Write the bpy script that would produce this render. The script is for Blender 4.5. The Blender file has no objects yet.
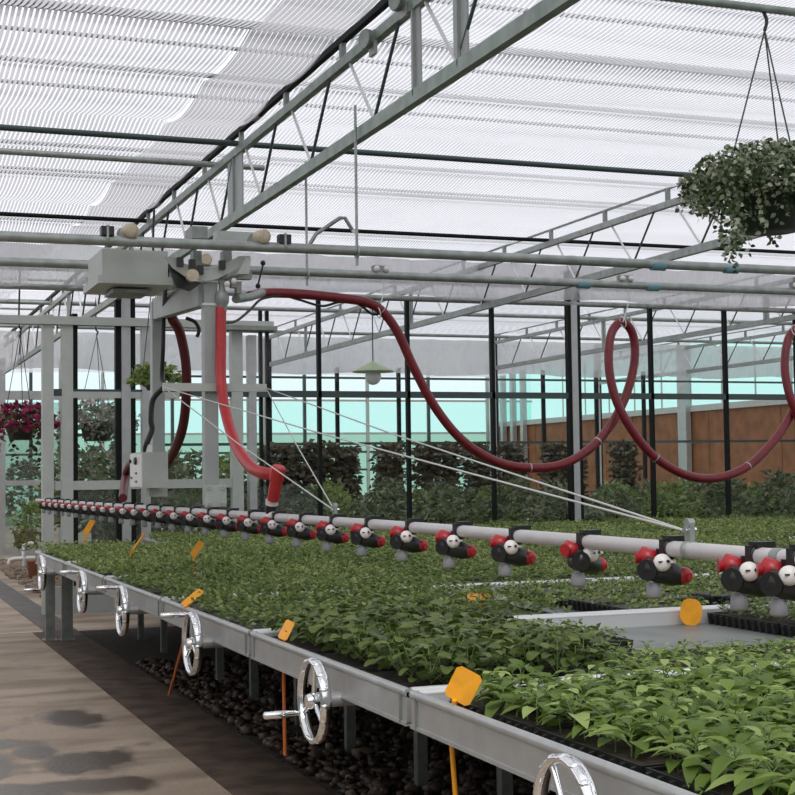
import bpy, math, random
import numpy as np
from mathutils import Vector, Matrix
random.seed(7)
PI = math.pi
SC = bpy.context.scene
COL = SC.collection

# ------------------------------------------------------------------ camera
EYE, F = 1.5, 1456.0
_a = np.array([-554, 82, F]); _b = np.array([3830, 22, F])
_y = _a / np.linalg.norm(_a)
_x = _b - _y * (_b @ _y); _x /= np.linalg.norm(_x)
_z = np.cross(_x, _y)
if _z[1] > 0: _z = -_z
RM = np.array([_x, _y, _z])

def ray(u, v): return RM @ np.array([u - 397.5, v - 397.5, F])
def onY(u, v, Y):
    d = ray(u, v); p = d * (Y / d[1]); return Vector((p[0], p[1], p[2] + EYE))
def onX(u, v, X):
    d = ray(u, v); p = d * (X / d[0]); return Vector((p[0], p[1], p[2] + EYE))
def onZ(u, v, Z):
    d = ray(u, v); p = d * ((Z - EYE) / d[2]); return Vector((p[0], p[1], Z))

cam = bpy.data.cameras.new('camera'); camo = bpy.data.objects.new('camera', cam); COL.objects.link(camo)
r_, u_, b_ = RM @ np.array([1, 0, 0]), RM @ np.array([0, -1, 0]), RM @ np.array([0, 0, -1])
camo.matrix_world = Matrix(((r_[0], u_[0], b_[0], 0), (r_[1], u_[1], b_[1], 0), (r_[2], u_[2], b_[2], EYE), (0, 0, 0, 1)))
cam.sensor_width = 36; cam.lens = F / 795 * 36; cam.clip_end = 300
SC.camera = camo

# ------------------------------------------------------------------ materials
def mat(name, col, rough=.5, metal=0., noise=0., nscale=20., bump=0., spec=.5, col2=None):
    m = bpy.data.materials.new(name); m.use_nodes = True
    nt = m.node_tree; p = nt.nodes['Principled BSDF']
    p.inputs['Base Color'].default_value = (*col, 1); p.inputs['Roughness'].default_value = rough
    p.inputs['Metallic'].default_value = metal; p.inputs['Specular IOR Level'].default_value = spec
    if noise or col2 or bump:
        tc = nt.nodes.new('ShaderNodeTexCoord'); n = nt.nodes.new('ShaderNodeTexNoise')
        n.inputs['Scale'].default_value = nscale; n.inputs['Detail'].default_value = 5
        nt.links.new(tc.outputs['Object'], n.inputs['Vector'])
        if noise or col2:
            cr = nt.nodes.new('ShaderNodeValToRGB')
            c2 = col2 or tuple(c * (1 - noise) for c in col)
            cr.color_ramp.elements[0].position = .35; cr.color_ramp.elements[1].position = .65
            cr.color_ramp.elements[0].color = (*c2, 1); cr.color_ramp.elements[1].color = (*col, 1)
            nt.links.new(n.outputs['Fac'], cr.inputs['Fac']); nt.links.new(cr.outputs['Color'], p.inputs['Base Color'])
        if bump:
            b = nt.nodes.new('ShaderNodeBump'); b.inputs['Strength'].default_value = bump; b.inputs['Distance'].default_value = .02
            nt.links.new(n.outputs['Fac'], b.inputs['Height']); nt.links.new(b.outputs['Normal'], p.inputs['Normal'])
    return m

def leafmat(name, ca, cb, cc, trans=.3):
    m = bpy.data.materials.new(name); m.use_nodes = True; nt = m.node_tree; N = nt.nodes
    p = N['Principled BSDF']; out = N['Material Output']
    g = N.new('ShaderNodeNewGeometry'); cr = N.new('ShaderNodeValToRGB')
    e = cr.color_ramp.elements; e[0].color = (*ca, 1); e[1].color = (*cc, 1); k = e.new(.5); k.color = (*cb, 1)
    nt.links.new(g.outputs['Random Per Island'], cr.inputs['Fac'])
    nt.links.new(cr.outputs['Color'], p.inputs['Base Color']); p.inputs['Roughness'].default_value = .45
    p.inputs['Specular IOR Level'].default_value = .35
    t = N.new('ShaderNodeBsdfTranslucent'); nt.links.new(cr.outputs['Color'], t.inputs['Color'])
    mx = N.new('ShaderNodeMixShader'); mx.inputs[0].default_value = trans
    nt.links.new(p.outputs[0], mx.inputs[1]); nt.links.new(t.outputs[0], mx.inputs[2]); nt.links.new(mx.outputs[0], out.inputs['Surface'])
    return m

def clearmat(name, tint, gloss=.06, rough=.05, haze=0., hazecol=(.8, .8, .82)):
    """thin clear sheet: tinted transmission, some mirror, some milky haze"""
    m = bpy.data.materials.new(name); m.use_nodes = True; nt = m.node_tree; N = nt.nodes
    out = N['Material Output']; N.remove(N['Principled BSDF'])
    t = N.new('ShaderNodeBsdfTransparent'); t.inputs['Color'].default_value = (*tint, 1)
    g = N.new('ShaderNodeBsdfGlossy'); g.inputs['Roughness'].default_value = rough
    mx = N.new('ShaderNodeMixShader'); mx.inputs[0].default_value = gloss
    nt.links.new(t.outputs[0], mx.inputs[1]); nt.links.new(g.outputs[0], mx.inputs[2]); last = mx
    if haze:
        d = N.new('ShaderNodeBsdfDiffuse'); d.inputs['Color'].default_value = (*hazecol, 1)
        tr = N.new('ShaderNodeBsdfTranslucent'); tr.inputs['Color'].default_value = (*hazecol, 1)
        a = N.new('ShaderNodeMixShader'); a.inputs[0].default_value = .6
        nt.links.new(d.outputs[0], a.inputs[1]); nt.links.new(tr.outputs[0], a.inputs[2])
        b = N.new('ShaderNodeMixShader'); b.inputs[0].default_value = haze
        nt.links.new(mx.outputs[0], b.inputs[1]); nt.links.new(a.outputs[0], b.inputs[2]); last = b
        tc = N.new('ShaderNodeTexCoord'); mp = N.new('ShaderNodeMapping'); mp.inputs['Scale'].default_value = (9, 9, 3)
        n = N.new('ShaderNodeTexNoise'); n.inputs['Scale'].default_value = 1.5; n.inputs['Detail'].default_value = 4
        bp = N.new('ShaderNodeBump'); bp.inputs['Strength'].default_value = .8; bp.inputs['Distance'].default_value = .1
        nt.links.new(tc.outputs['Object'], mp.inputs[0]); nt.links.new(mp.outputs[0], n.inputs['Vector'])
        nt.links.new(n.outputs['Fac'], bp.inputs['Height'])
        for q in (g, d): nt.links.new(bp.outputs[0], q.inputs['Normal'])
    nt.links.new(last.outputs[0], out.inputs['Surface'])
    return m

def screenmat(name, open_share, col, period=.042, trans=.6):
    """woven shade screen: opaque-white strips running along Y with open gaps between them"""
    m = bpy.data.materials.new(name); m.use_nodes = True; nt = m.node_tree; N = nt.nodes
    out = N['Material Output']; N.remove(N['Principled BSDF'])
    tc = N.new('ShaderNodeTexCoord'); s = N.new('ShaderNodeSeparateXYZ'); nt.links.new(tc.outputs['Object'], s.inputs[0])
    def mth(op, a, b):
        q = N.new('ShaderNodeMath'); q.operation = op
        for i, v in enumerate((a, b)):
            if isinstance(v, (int, float)): q.inputs[i].default_value = v
            elif v is not None: nt.links.new(v, q.inputs[i])
        return q.outputs[0]
    fr = mth('FRACT', mth('DIVIDE', s.outputs['X'], period), None)
    op = mth('LESS_THAN', fr, open_share)
    n = N.new('ShaderNodeTexNoise'); n.inputs['Scale'].default_value = .9; n.inputs['Detail'].default_value = 3
    nt.links.new(tc.outputs['Object'], n.inputs['Vector'])
    cr = N.new('ShaderNodeValToRGB'); cr.color_ramp.elements[0].position = .3; cr.color_ramp.elements[1].position = .7
    cr.color_ramp.elements[0].color = tuple(c * .88 for c in col) + (1,); cr.color_ramp.elements[1].color = (*col, 1)
    nt.links.new(n.outputs['Fac'], cr.inputs['Fac'])
    d = N.new('ShaderNodeBsdfDiffuse'); nt.links.new(cr.outputs[0], d.inputs['Color'])
    t = N.new('ShaderNodeBsdfTranslucent'); nt.links.new(cr.outputs[0], t.inputs['Color'])
    a = N.new('ShaderNodeMixShader'); a.inputs[0].default_value = trans
    nt.links.new(d.outputs[0], a.inputs[1]); nt.links.new(t.outputs[0], a.inputs[2])
    tp = N.new('ShaderNodeBsdfTransparent'); tp.inputs['Color'].default_value = (.98, .98, 1, 1)
    mx = N.new('ShaderNodeMixShader'); nt.links.new(op, mx.inputs[0])
    nt.links.new(a.outputs[0], mx.inputs[1]); nt.links.new(tp.outputs[0], mx.inputs[2])
    nt.links.new(mx.outputs[0], out.inputs['Surface'])
    return m

STEEL = mat('galvanised_steel', (.37, .40, .38), .42, .55, .25, 14)
STEELD = mat('dull_steel', (.30, .33, .31), .5, .5, .3, 12)
ALU = mat('aluminium', (.46, .47, .47), .4, .45, .12, 10)
TUBE = mat('weathered_tube', (.30, .36, .32), .42, .5, .3, 9)
WHITEST = mat('pale_steel', (.72, .73, .72), .4, .2, .1, 10)
CHROME = mat('chrome', (.85, .86, .87), .1, 1.)
GREYP = mat('grey_paint', (.36, .39, .38), .45, .1, .1, 8)
GREYL = mat('light_grey_paint', (.45, .48, .45), .45, .0, .08, 8)
PVC = mat('grey_pipe', (.52, .50, .51), .4, 0, .08, 12)
BLACK = mat('black_plastic', (.012, .012, .013), .35)
TRAYM = mat('black_tray', (.018, .018, .018), .45)
DARK = mat('dark_bronze', (.008, .010, .010), .6, .0, spec=.15)
DARKG = mat('dark_green_steel', (.05, .075, .07), .4, .3)
RED = mat('red_plastic', (.36, .012, .018), .35)
WHITE = mat('white_plastic', (.74, .70, .69), .35)
TIPG = mat('grey_plastic', (.27, .27, .30), .5)
HOSE = mat('maroon_hose', (.20, .012, .020), .38, 0, .3, 30)
HOSER = mat('red_hose', (.46, .022, .026), .42, 0, .2, 20)
HOSED = mat('dark_maroon_hose', (.10, .010, .014), .45)
ORANGE = mat('orange_plastic', (.95, .40, .015), .4, 0, .15, 25)
STAKE = mat('orange_stake', (.50, .13, .03), .5)
BEIGE = mat('beige_nylon', (.55, .47, .34), .5, 0, .2, 30)
SOIL = mat('soil', (.045, .03, .02), .9, 0, .5, 60, .5)
BLUE = mat('blue_tape', (.14, .29, .34), .5)
STEM = mat('stem_green', (.16, .24, .07), .5)
BROWN = mat('brown_board', (.27, .105, .035), .65, 0, .35, 3)
CABLE = mat('black_cable', (.01, .01, .01), .5)
WIRE = mat('wire_rope', (.55, .56, .54), .4, .4)
POT = mat('dark_pot', (.025, .035, .025), .5)
CORD = mat('dark_cord', (.06, .065, .06), .5)
LAMPG = mat('lamp_green', (.33, .40, .24), .4)
BULB = mat('frosted_bulb', (.75, .76, .74), .2)
BENCHF = mat('bench_floor', (.19, .205, .19), .42, 0, .3, 5)
TERRA = mat('terracotta', (.30, .12, .07), .7)
SILVERW = mat('silver_white', (.7, .71, .71), .3, .3)
BARK = mat('bark', (.06, .045, .03), .8)

LEAF_A = leafmat('leaf_bright', (.11, .18, .03), (.22, .315, .06), (.40, .50, .17), .34)
LEAF_B = leafmat('leaf_deep', (.055, .088, .018), (.105, .152, .032), (.18, .225, .06), .3)
LEAF_C = leafmat('leaf_fine', (.10, .155, .045), (.235, .32, .085), (.48, .53, .22), .38)
LEAF_D = leafmat('leaf_olive', (.075, .13, .035), (.19, .265, .07), (.37, .43, .16), .38)
LEAF_E = leafmat('leaf_shrub', (.06, .085, .035), (.14, .175, .085), (.36, .38, .26), .3)
LEAF_F = leafmat('leaf_red_green', (.04, .05, .025), (.11, .075, .048), (.19, .19, .10), .2)
LEAF_V = leafmat('leaf_variegated', (.025, .05, .018), (.10, .15, .055), (.68, .70, .54), .25)
LEAF_P = leafmat('leaf_greyish', (.16, .20, .13), (.27, .30, .22), (.42, .40, .38), .25)
FLOWER = leafmat('fuchsia_petal', (.16, .008, .045), (.30, .02, .085), (.45, .07, .18), .25)
FLOWER2 = leafmat('pale_petal', (.45, .32, .38), (.6, .5, .52), (.75, .7, .7), .3)

SCREEN = screenmat('shade_screen', .36, (.76, .75, .80), .034)
SCREENR = screenmat('shade_screen_fine', .30, (.82, .81, .87), .034, trans=.66)
SCREENB = screenmat('shade_screen_bunched', .14, (.66, .65, .69), .034)
FILM = clearmat('plastic_film', (.93, .93, .95), .22, .15, .72, (.64, .64, .66))
GLASS = clearmat('window_glass', (.95, .97, .965), .012, .03)
DOORG = clearmat('door_glass', (.80, .84, .82), .03, .03, .10, (.25, .27, .25))
AQUA = clearmat('aqua_glazing', (.76, .955, .925), .012, .1)
AQUAP = clearmat('pale_glazing', (.92, .985, .99), .012, .1)
TEAL = clearmat('teal_shading', (.58, .76, .68), .012, .2)

# concrete with stains and damp patches
def concrete():
    m = mat('concrete', (.44, .375, .315), .75)
    nt = m.node_tree; N = nt.nodes; L = nt.links; p = N['Principled BSDF']
    tc = N.new('ShaderNodeTexCoord')
    def noise(s, d, sx=1, sy=1):
        mp = N.new('ShaderNodeMapping'); mp.inputs['Scale'].default_value = (sx, sy, 1); L.new(tc.outputs['Object'], mp.inputs[0])
        n = N.new('ShaderNodeTexNoise'); n.inputs['Scale'].default_value = s; n.inputs['Detail'].default_value = d
        L.new(mp.outputs[0], n.inputs['Vector']); return n.outputs['Fac']
    def ramp(f, a, b, ca, cb):
        c = N.new('ShaderNodeValToRGB'); c.color_ramp.elements[0].position = a; c.color_ramp.elements[1].position = b
        c.color_ramp.elements[0].color = (*ca, 1); c.color_ramp.elements[1].color = (*cb, 1); L.new(f, c.inputs['Fac']); return c.outputs['Color']
    def mul(a, b, f=1.):
        q = N.new('ShaderNodeMix'); q.data_type = 'RGBA'; q.blend_type = 'MULTIPLY'; q.inputs[0].default_value = f
        L.new(a, q.inputs[6]); L.new(b, q.inputs[7]); return q.outputs[2]
    base = ramp(noise(1.1, 6), .3, .7, (.31, .235, .175), (.51, .41, .315))
    speck = ramp(noise(45, 3), .3, .6, (.86, .86, .86), (1, 1, 1))
    c = mul(base, speck)
    streak = ramp(noise(1.4, 3, .5, 1.6), .36, .52, (.62, .60, .56), (1, 1, 1))
    c = mul(c, streak)
    # damp patches at their own places on the slab
    wet = None
    for (x, y, rx, ry) in [(.98, 8.25, .13, .28), (1.22, 7.85, .28, .34), (.72, 7.9, .2, .42), (.78, 7.2, .35, .28), (1.15, 7.2, .3, .22), (1.34, 9.3, .18, .4), (.7, 8.5, .25, .2), (.8, 6.7, .5, .3)]:
        mp = N.new('ShaderNodeMapping'); mp.vector_type = 'POINT'
        mp.inputs['Location'].default_value = (-x / rx, -y / ry, 0); mp.inputs['Scale'].default_value = (1 / rx, 1 / ry, 0)
        L.new(tc.outputs['Object'], mp.inputs[0])
        ln = N.new('ShaderNodeVectorMath'); ln.operation = 'LENGTH'; L.new(mp.outputs[0], ln.inputs[0])
        sb = N.new('ShaderNodeMath'); sb.operation = 'SUBTRACT'; sb.inputs[0].default_value = 1.35; L.new(ln.outputs['Value'], sb.inputs[1]); sb.use_clamp = True
        if wet is None: wet = sb.outputs[0]
        else:
            mx = N.new('ShaderNodeMath'); mx.operation = 'MAXIMUM'; L.new(wet, mx.inputs[0]); L.new(sb.outputs[0], mx.inputs[1]); wet = mx.outputs[0]
    nw = noise(3.2, 7, 1, .7)
    m1 = N.new('ShaderNodeMath'); m1.operation = 'MULTIPLY_ADD'; L.new(nw, m1.inputs[0]); m1.inputs[1].default_value = 2.6; m1.inputs[2].default_value = -1.42
    mm = N.new('ShaderNodeMath'); mm.operation = 'ADD'; L.new(wet, mm.inputs[0]); L.new(m1.outputs[0], mm.inputs[1]); mm.use_clamp = True
    wm = ramp(mm.outputs[0], .16, .55, (0, 0, 0), (1, 1, 1))
    q = N.new('ShaderNodeMix'); q.data_type = 'RGBA'; q.inputs[7].default_value = (.10, .072, .052, 1); L.new(wm, q.inputs[0]); L.new(c, q.inputs[6])
    L.new(q.outputs[2], p.inputs['Base Color'])
    rr = N.new('ShaderNodeMapRange'); rr.inputs[3].default_value = .75; rr.inputs[4].default_value = .28; L.new(wm, rr.inputs[0]); L.new(rr.outputs[0], p.inputs['Roughness'])
    b = N.new('ShaderNodeBump'); b.inputs['Strength'].default_value = .25; b.inputs['Distance'].default_value = .01; L.new(noise(30, 5), b.inputs['Height']); L.new(b.outputs[0], p.inputs['Normal'])
    return m
CONCRETE = concrete()
KERB = mat('stained_concrete', (.12, .075, .05), .8, 0, .65, 5, .4)
DRAIN = mat('drain_plate', (.115, .095, .085), .6, 0, .35, 4, .2)
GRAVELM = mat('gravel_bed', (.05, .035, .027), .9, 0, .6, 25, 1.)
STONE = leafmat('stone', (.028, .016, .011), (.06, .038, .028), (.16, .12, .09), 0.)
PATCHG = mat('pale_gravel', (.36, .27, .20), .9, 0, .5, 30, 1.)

# ------------------------------------------------------------------ mesh builder
def basis(d):
    d = Vector(d).normalized(); up = Vector((0, 0, 1)) if abs(d.z) < .95 else Vector((0, 1, 0))
    x = up.cross(d).normalized(); return x, d.cross(x).normalized(), d

class MB:
    def __init__(s): s.v = []; s.f = []; s.sm = []; s.mi = []
    def add(s, vs, fs, smooth=False, mi=0):
        o = len(s.v); s.v += [tuple(v) for v in vs]
        for f in fs: s.f.append(tuple(i + o for i in f)); s.sm.append(smooth); s.mi.append(mi)
        return s
    def box(s, c, d, rot=None):
        c = Vector(c); h = Vector(d) / 2; vs = []
        for z in (-1, 1):
            for y in (-1, 1):
                for x in (-1, 1):
                    p = Vector((x * h.x, y * h.y, z * h.z)); vs.append(c + (rot @ p if rot else p))
        return s.add(vs, [(0, 2, 3, 1), (4, 5, 7, 6), (0, 1, 5, 4), (2, 6, 7, 3), (0, 4, 6, 2), (1, 3, 7, 5)])
    def beam(s, a, b, w, h, up=(0, 0, 1)):
        a = Vector(a); b = Vector(b); d = (b - a).normalized(); up = Vector(up)
        if abs(d.dot(up)) > .98: up = Vector((0, 1, 0)) if abs(d.y) < .9 else Vector((1, 0, 0))
        x = d.cross(up).normalized(); y = x.cross(d).normalized()
        vs = [p + x * (i * w / 2) + y * (j * h / 2) for p in (a, b) for (i, j) in ((-1, -1), (1, -1), (1, 1), (-1, 1))]
        return s.add(vs, [(3, 2, 1, 0), (4, 5, 6, 7), (0, 1, 5, 4), (1, 2, 6, 5), (2, 3, 7, 6), (3, 0, 4, 7)])
    def tube(s, pts, r, n=10, cap=True, smooth=True):
        pts = [Vector(p) for p in pts]; R = r if isinstance(r, (list, tuple)) else [r] * len(pts)
        t0 = (pts[1] - pts[0]).normalized(); x, y, _ = basis(t0); vs = []; m = len(pts)
        for i, p in enumerate(pts):
            t = (pts[min(i + 1, m - 1)] - pts[max(i - 1, 0)]).normalized()
            x = (x - t * x.dot(t)).normalized(); y = t.cross(x)
            vs += [p + (x * math.cos(2 * PI * k / n) + y * math.sin(2 * PI * k / n)) * R[i] for k in range(n)]
        fs = [(i * n + k, i * n + (k + 1) % n, (i + 1) * n + (k + 1) % n, (i + 1) * n + k) for i in range(m - 1) for k in range(n)]
        s.add(vs, fs, smooth)
        if cap:
            s.add([vs[k] for k in range(n)], [tuple(range(n))[::-1]]); s.add([vs[(m - 1) * n + k] for k in range(n)], [tuple(range(n))])
        return s
    def lathe(s, prof, c, axis, n=14, smooth=True):
        """prof: (radius, distance along axis)"""
        c = Vector(c); x, y, d = basis(axis); vs = []; m = len(prof)
        for r, h in prof: vs += [c + d * h + (x * math.cos(2 * PI * k / n) + y * math.sin(2 * PI * k / n)) * max(r, 1e-4) for k in range(n)]
        fs = [(i * n + k, i * n + (k + 1) % n, (i + 1) * n + (k + 1) % n, (i + 1) * n + k) for i in range(m - 1) for k in range(n)]
        s.add(vs, fs, smooth); s.add(vs[:n], [tuple(range(n))[::-1]]); s.add(vs[-n:], [tuple(range(n))])
        return s
    def dome(s, c, axis, r, base=.3, n=14):
        prof = [(r * .9, -r * base), (r, -r * base * .4), (r, 0)] + [(r * math.cos(a), r * .75 * math.sin(a)) for a in (.35, .7, 1.05, 1.35, 1.57)]
        return s.lathe(prof, c, axis, n)
    def ball(s, c, r, n=12, sq=(1, 1, 1)):
        vs = []; m = n // 2 + 1
        for i in range(m):
            a = -PI / 2 + PI * i / (m - 1)
            for k in range(n): vs.append(Vector(c) + Vector((math.cos(a) * math.cos(2 * PI * k / n) * r * sq[0], math.cos(a) * math.sin(2 * PI * k / n) * r * sq[1], math.sin(a) * r * sq[2])))
        return s.add(vs, [(i * n + k, i * n + (k + 1) % n, (i + 1) * n + (k + 1) % n, (i + 1) * n + k) for i in range(m - 1) for k in range(n)], True)
    def torus(s, c, axis, R, r, n=40, k=10):
        x, y, d = basis(axis); c = Vector(c); vs = []
        for i in range(n):
            a = 2 * PI * i / n; e = x * math.cos(a) + y * math.sin(a)
            vs += [c + e * (R + r * math.cos(2 * PI * j / k)) + d * (r * math.sin(2 * PI * j / k)) for j in range(k)]
        return s.add(vs, [(i * k + j, ((i + 1) % n) * k + j, ((i + 1) % n) * k + (j + 1) % k, i * k + (j + 1) % k) for i in range(n) for j in range(k)], True)
    def prism(s, pts, off):
        pts = [Vector(p) for p in pts]; off = Vector(off); n = len(pts)
        return s.add(pts + [p + off for p in pts], [tuple(range(n)), tuple(range(2 * n - 1, n - 1, -1))] + [(i, i + n, (i + 1) % n + n, (i + 1) % n) for i in range(n)])
    def leaf(s, p, d, nrm, L, W, droop=.25, fold=.15, mi=0, lobes=False):
        """a leaf blade: midrib along d, folded and drooping"""
        d = Vector(d).normalized(); nrm = Vector(nrm); sd = d.cross(nrm)
        if sd.length < 1e-3: sd = d.cross(Vector((1, .3, .2)))
        sd.normalize(); nn = sd.cross(d).normalized(); p = Vector(p)
        if lobes: prof = [(.0, .10), (.12, .40), (.4, .52), (.72, .40), (.95, .18)]
        else: prof = [(.0, .05), (.25, .42), (.5, .5), (.75, .32), (1., .0)]
        vs = []
        for t, w in prof:
            c = p + d * (t * L) - nn * (droop * L * t * t)
            vs += [c + sd * (w * W) + nn * (fold * w * W), c, c - sd * (w * W) + nn * (fold * w * W)]
        fs = []
        for i in range(len(prof) - 1):
            a = i * 3; fs += [(a, a + 1, a + 4, a + 3), (a + 1, a + 2, a + 5, a + 4)]
        return s.add(vs, fs, True, mi)
    def leaf2(s, p, d, nrm, L, W, droop=.2, mi=0):
        """small leaf, four corners and a bend"""
        d = Vector(d).normalized(); sd = d.cross(Vector(nrm))
        if sd.length < 1e-3: sd = d.cross(Vector((1, .3, .2)))
        sd.normalize(); nn = sd.cross(d); p = Vector(p)
        vs = [p, p + d * L * .5 + sd * W * .5, p + d * L - nn * droop * L, p + d * L * .5 - sd * W * .5]
        return s.add(vs, [(0, 1, 2, 3)], True, mi)
    def mesh(s, name, mats):
        me = bpy.data.meshes.new(name); me.from_pydata(s.v, [], s.f); me.polygons.foreach_set('use_smooth', s.sm)
        mats = mats if isinstance(mats, (list, tuple)) else [mats]
        for m in mats: me.materials.append(m)
        if len(mats) > 1: me.polygons.foreach_set('material_index', s.mi)
        me.update(); return me
    def obj(s, name, mats, parent=None, **tags):
        o = bpy.data.objects.new(name, s.mesh(name, mats)); COL.objects.link(o)
        if parent: o.parent = parent
        tag(o, **tags); return o

def tag(o, label=None, cat=None, group=None, kind=None):
    if label: o['label'] = label
    if cat: o['category'] = cat
    if group: o['group'] = group
    if kind: o['kind'] = kind
    return o
def empty(name, loc=(0, 0, 0), label=None, cat=None, group=None, kind=None):
    o = bpy.data.objects.new(name, None); COL.objects.link(o); o.location = loc; o.empty_display_size = .1
    return tag(o, label, cat, group, kind)
def inst(name, me, parent=None, loc=(0, 0, 0), rz=0, sc=1, **t):
    o = bpy.data.objects.new(name, me); COL.objects.link(o); o.location = loc; o.rotation_euler = (0, 0, rz)
    o.scale = (sc, sc, sc) if isinstance(sc, (int, float)) else sc
    if parent: o.parent = parent
    return tag(o, **t)
def copy_tree(o, parent=None):
    c = o.copy(); COL.objects.link(c)
    if parent: c.parent = parent
    for ch in list(o.children): copy_tree(ch, c)
    return c
ORD = ['first', 'second', 'third', 'fourth', 'fifth', 'sixth', 'seventh', 'eighth', 'ninth', 'tenth', 'eleventh', 'twelfth', 'thirteenth', 'fourteenth', 'fifteenth', 'sixteenth', 'seventeenth', 'eighteenth', 'nineteenth', 'twentieth',
       'twenty-first', 'twenty-second', 'twenty-third', 'twenty-fourth', 'twenty-fifth', 'twenty-sixth', 'twenty-seventh', 'twenty-eighth', 'twenty-ninth', 'thirtieth', 'thirty-first', 'thirty-second']
def smooth_path(pts, n=8):
    pts = [Vector(p) for p in pts]; P = [pts[0] * 2 - pts[1]] + pts + [pts[-1] * 2 - pts[-2]]; out = []
    for i in range(1, len(P) - 2):
        a, b, c, d = P[i - 1:i + 3]
        for k in range(n):
            t = k / n
            out.append(.5 * ((2 * b) + (c - a) * t + (2 * a - 5 * b + 4 * c - d) * t * t + (3 * b - a - 3 * c + d) * t ** 3))
    return out + [pts[-1]]
def rnd(a, b): return random.uniform(a, b)
def rdir(zmin=-1, zmax=1):
    z = rnd(zmin, zmax); a = rnd(0, 2 * PI); q = math.sqrt(max(0, 1 - z * z)); return Vector((q * math.cos(a), q * math.sin(a), z))

# ------------------------------------------------------------------ setting: ground
def slab(name, x0, x1, y0, y1, z, m, th=.04, **t):
    return MB().box(((x0 + x1) / 2, (y0 + y1) / 2, z - th / 2), (x1 - x0, y1 - y0, th)).obj(name, m, **t)
SZ = 4.22          # shade screen lies just above its purlins
WY = 16.3           # plane of the glazed partition
CZ = 4.1            # height of the shade screen
BX = 1.70           # face of the benches along the aisle
slab('floor', -8, 40, -6, 60, 0, CONCRETE, .1, kind='structure')
slab('trim_1', 1.71, 2.13, -1, 14.5, .006, KERB, .03, kind='structure')
k = slab('trim_2', 1.83, 2.14, 14.5, 30, .004, DRAIN, .03, kind='structure')
MB().box((0, 14.46, .003), (3.6, .05, .012)).obj('trim_3', mat('pale_joint', (.55, .50, .45), .8), kind='structure')
MB().box((.6, 8.02 - 1.9, .002), (1.9, .035, .008)).obj('trim_4', mat('pale_joint_worn', (.40, .35, .30), .8), kind='structure')
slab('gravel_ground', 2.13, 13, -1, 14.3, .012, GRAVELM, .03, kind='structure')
st = MB()
for i in range(3600):
    y = rnd(3.2, 11.5); x = 2.17 + (rnd(0, 1) ** 1.6) * 2.6; r = rnd(.014, .036) * (1.7 if random.random() < .05 else 1)
    n0 = len(st.v); st.ball((x, y, .02 + r * .35), r, 6, (rnd(.8, 1.4), rnd(.7, 1.2), rnd(.5, .9)))
    for j in range(n0, len(st.v)):
        v = st.v[j]; st.v[j] = (v[0] + rnd(-.15, .15) * r, v[1] + rnd(-.15, .15) * r, v[2] + rnd(-.15, .15) * r)
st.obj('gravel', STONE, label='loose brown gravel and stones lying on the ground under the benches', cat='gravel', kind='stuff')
st = MB()
for i in range(420):
    y = rnd(18.5, 27); x = rnd(2.3, 2.95) + (y - 18) * .012; r = rnd(.03, .075)
    st.ball((x, y, r * .35), r, 6, (1, 1, .6))
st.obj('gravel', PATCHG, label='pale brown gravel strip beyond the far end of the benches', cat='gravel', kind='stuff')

# ------------------------------------------------------------------ setting: shade screens (ceiling)
def screen(name, x0, x1, y0, y1, m, sag=.085, pitch=1.22, z=SZ, seed=1):
    nx = max(2, int((x1 - x0) / .5)); ny = max(4, int((y1 - y0) / .1)); rg = random.Random(seed)
    ph = [rg.uniform(0, 6) for _ in range(6)]
    vs = []
    for j in range(ny + 1):
        y = y0 + (y1 - y0) * j / ny; t = ((y - 10.95) / pitch) % 1.; s = sag * 4 * t * (1 - t)
        for i in range(nx + 1):
            x = x0 + (x1 - x0) * i / nx
            q = .75 + .25 * math.sin(x * .9 + ph[0] + math.floor((y - 10.95) / pitch) * 1.7)
            vs.append((x, y, z - s * q))
    fs = [(j * (nx + 1) + i, j * (nx + 1) + i + 1, (j + 1) * (nx + 1) + i + 1, (j + 1) * (nx + 1) + i) for j in range(ny) for i in range(nx)]
    return MB().add(vs, fs, True).obj(name, m, kind='structure')
T1, T2, T3 = 2.85, 7.3, 11.9      # planes of the roof trusses
screen('ceiling', -3.5, 2.30, 3.0, 46.8, SCREEN, seed=2)
screen('ceiling_overlap', 2.30, 2.88, 3.0, 16.3, SCREENB, z=SZ - .012, seed=3)
screen('ceiling_right', 2.90, 30., 3.0, 16.25, SCREENR, seed=4)
screen('ceiling_beyond', 2.90, 30., 16.35, 25.9, SCREENR, seed=5)
screen('ceiling_far', 2.32, 21.3, 26.2, 46.8, SCREENR, z=CZ + .75, seed=6)

# purlins and screen wires, all along X
purl = [(6.80, .024, TUBE, 'thick galvanised purlin under the screen, nearest the camera above the hanging basket'),
        (10.95, .024, DARKG, 'dark purlin under the shade screen, just beyond the hanging basket'),
        (11.75, .026, STEEL, 'grey purlin under the screen, close behind a thinner dark one'),
        (14.60, .022, DARK, 'dark purlin under the screen, last one before the glazed partition'),
        (9.12, .014, STEELD, 'thin steel purlin lying above the screen over the spray trolley'),
        (18.25, .03, STEELD, 'first grey purlin beyond the glazed partition'),
        (21.9, .03, STEELD, 'second grey purlin beyond the glazed partition'),
        (25.4, .03, STEELD, 'third grey purlin beyond the glazed partition')]
for y, r, m, l in purl:
    zp = SZ + .05 if y == 9.12 else CZ - r
    MB().tube([(-3, y, zp), (3.3 if y == 11.75 else 28, y, zp)], r, 8).obj('roof_purlin', m, label=l, cat='purlin', group='purlins under the shade screen')
yy = 10.95 - 1.22 * 6; n = 0
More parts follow.
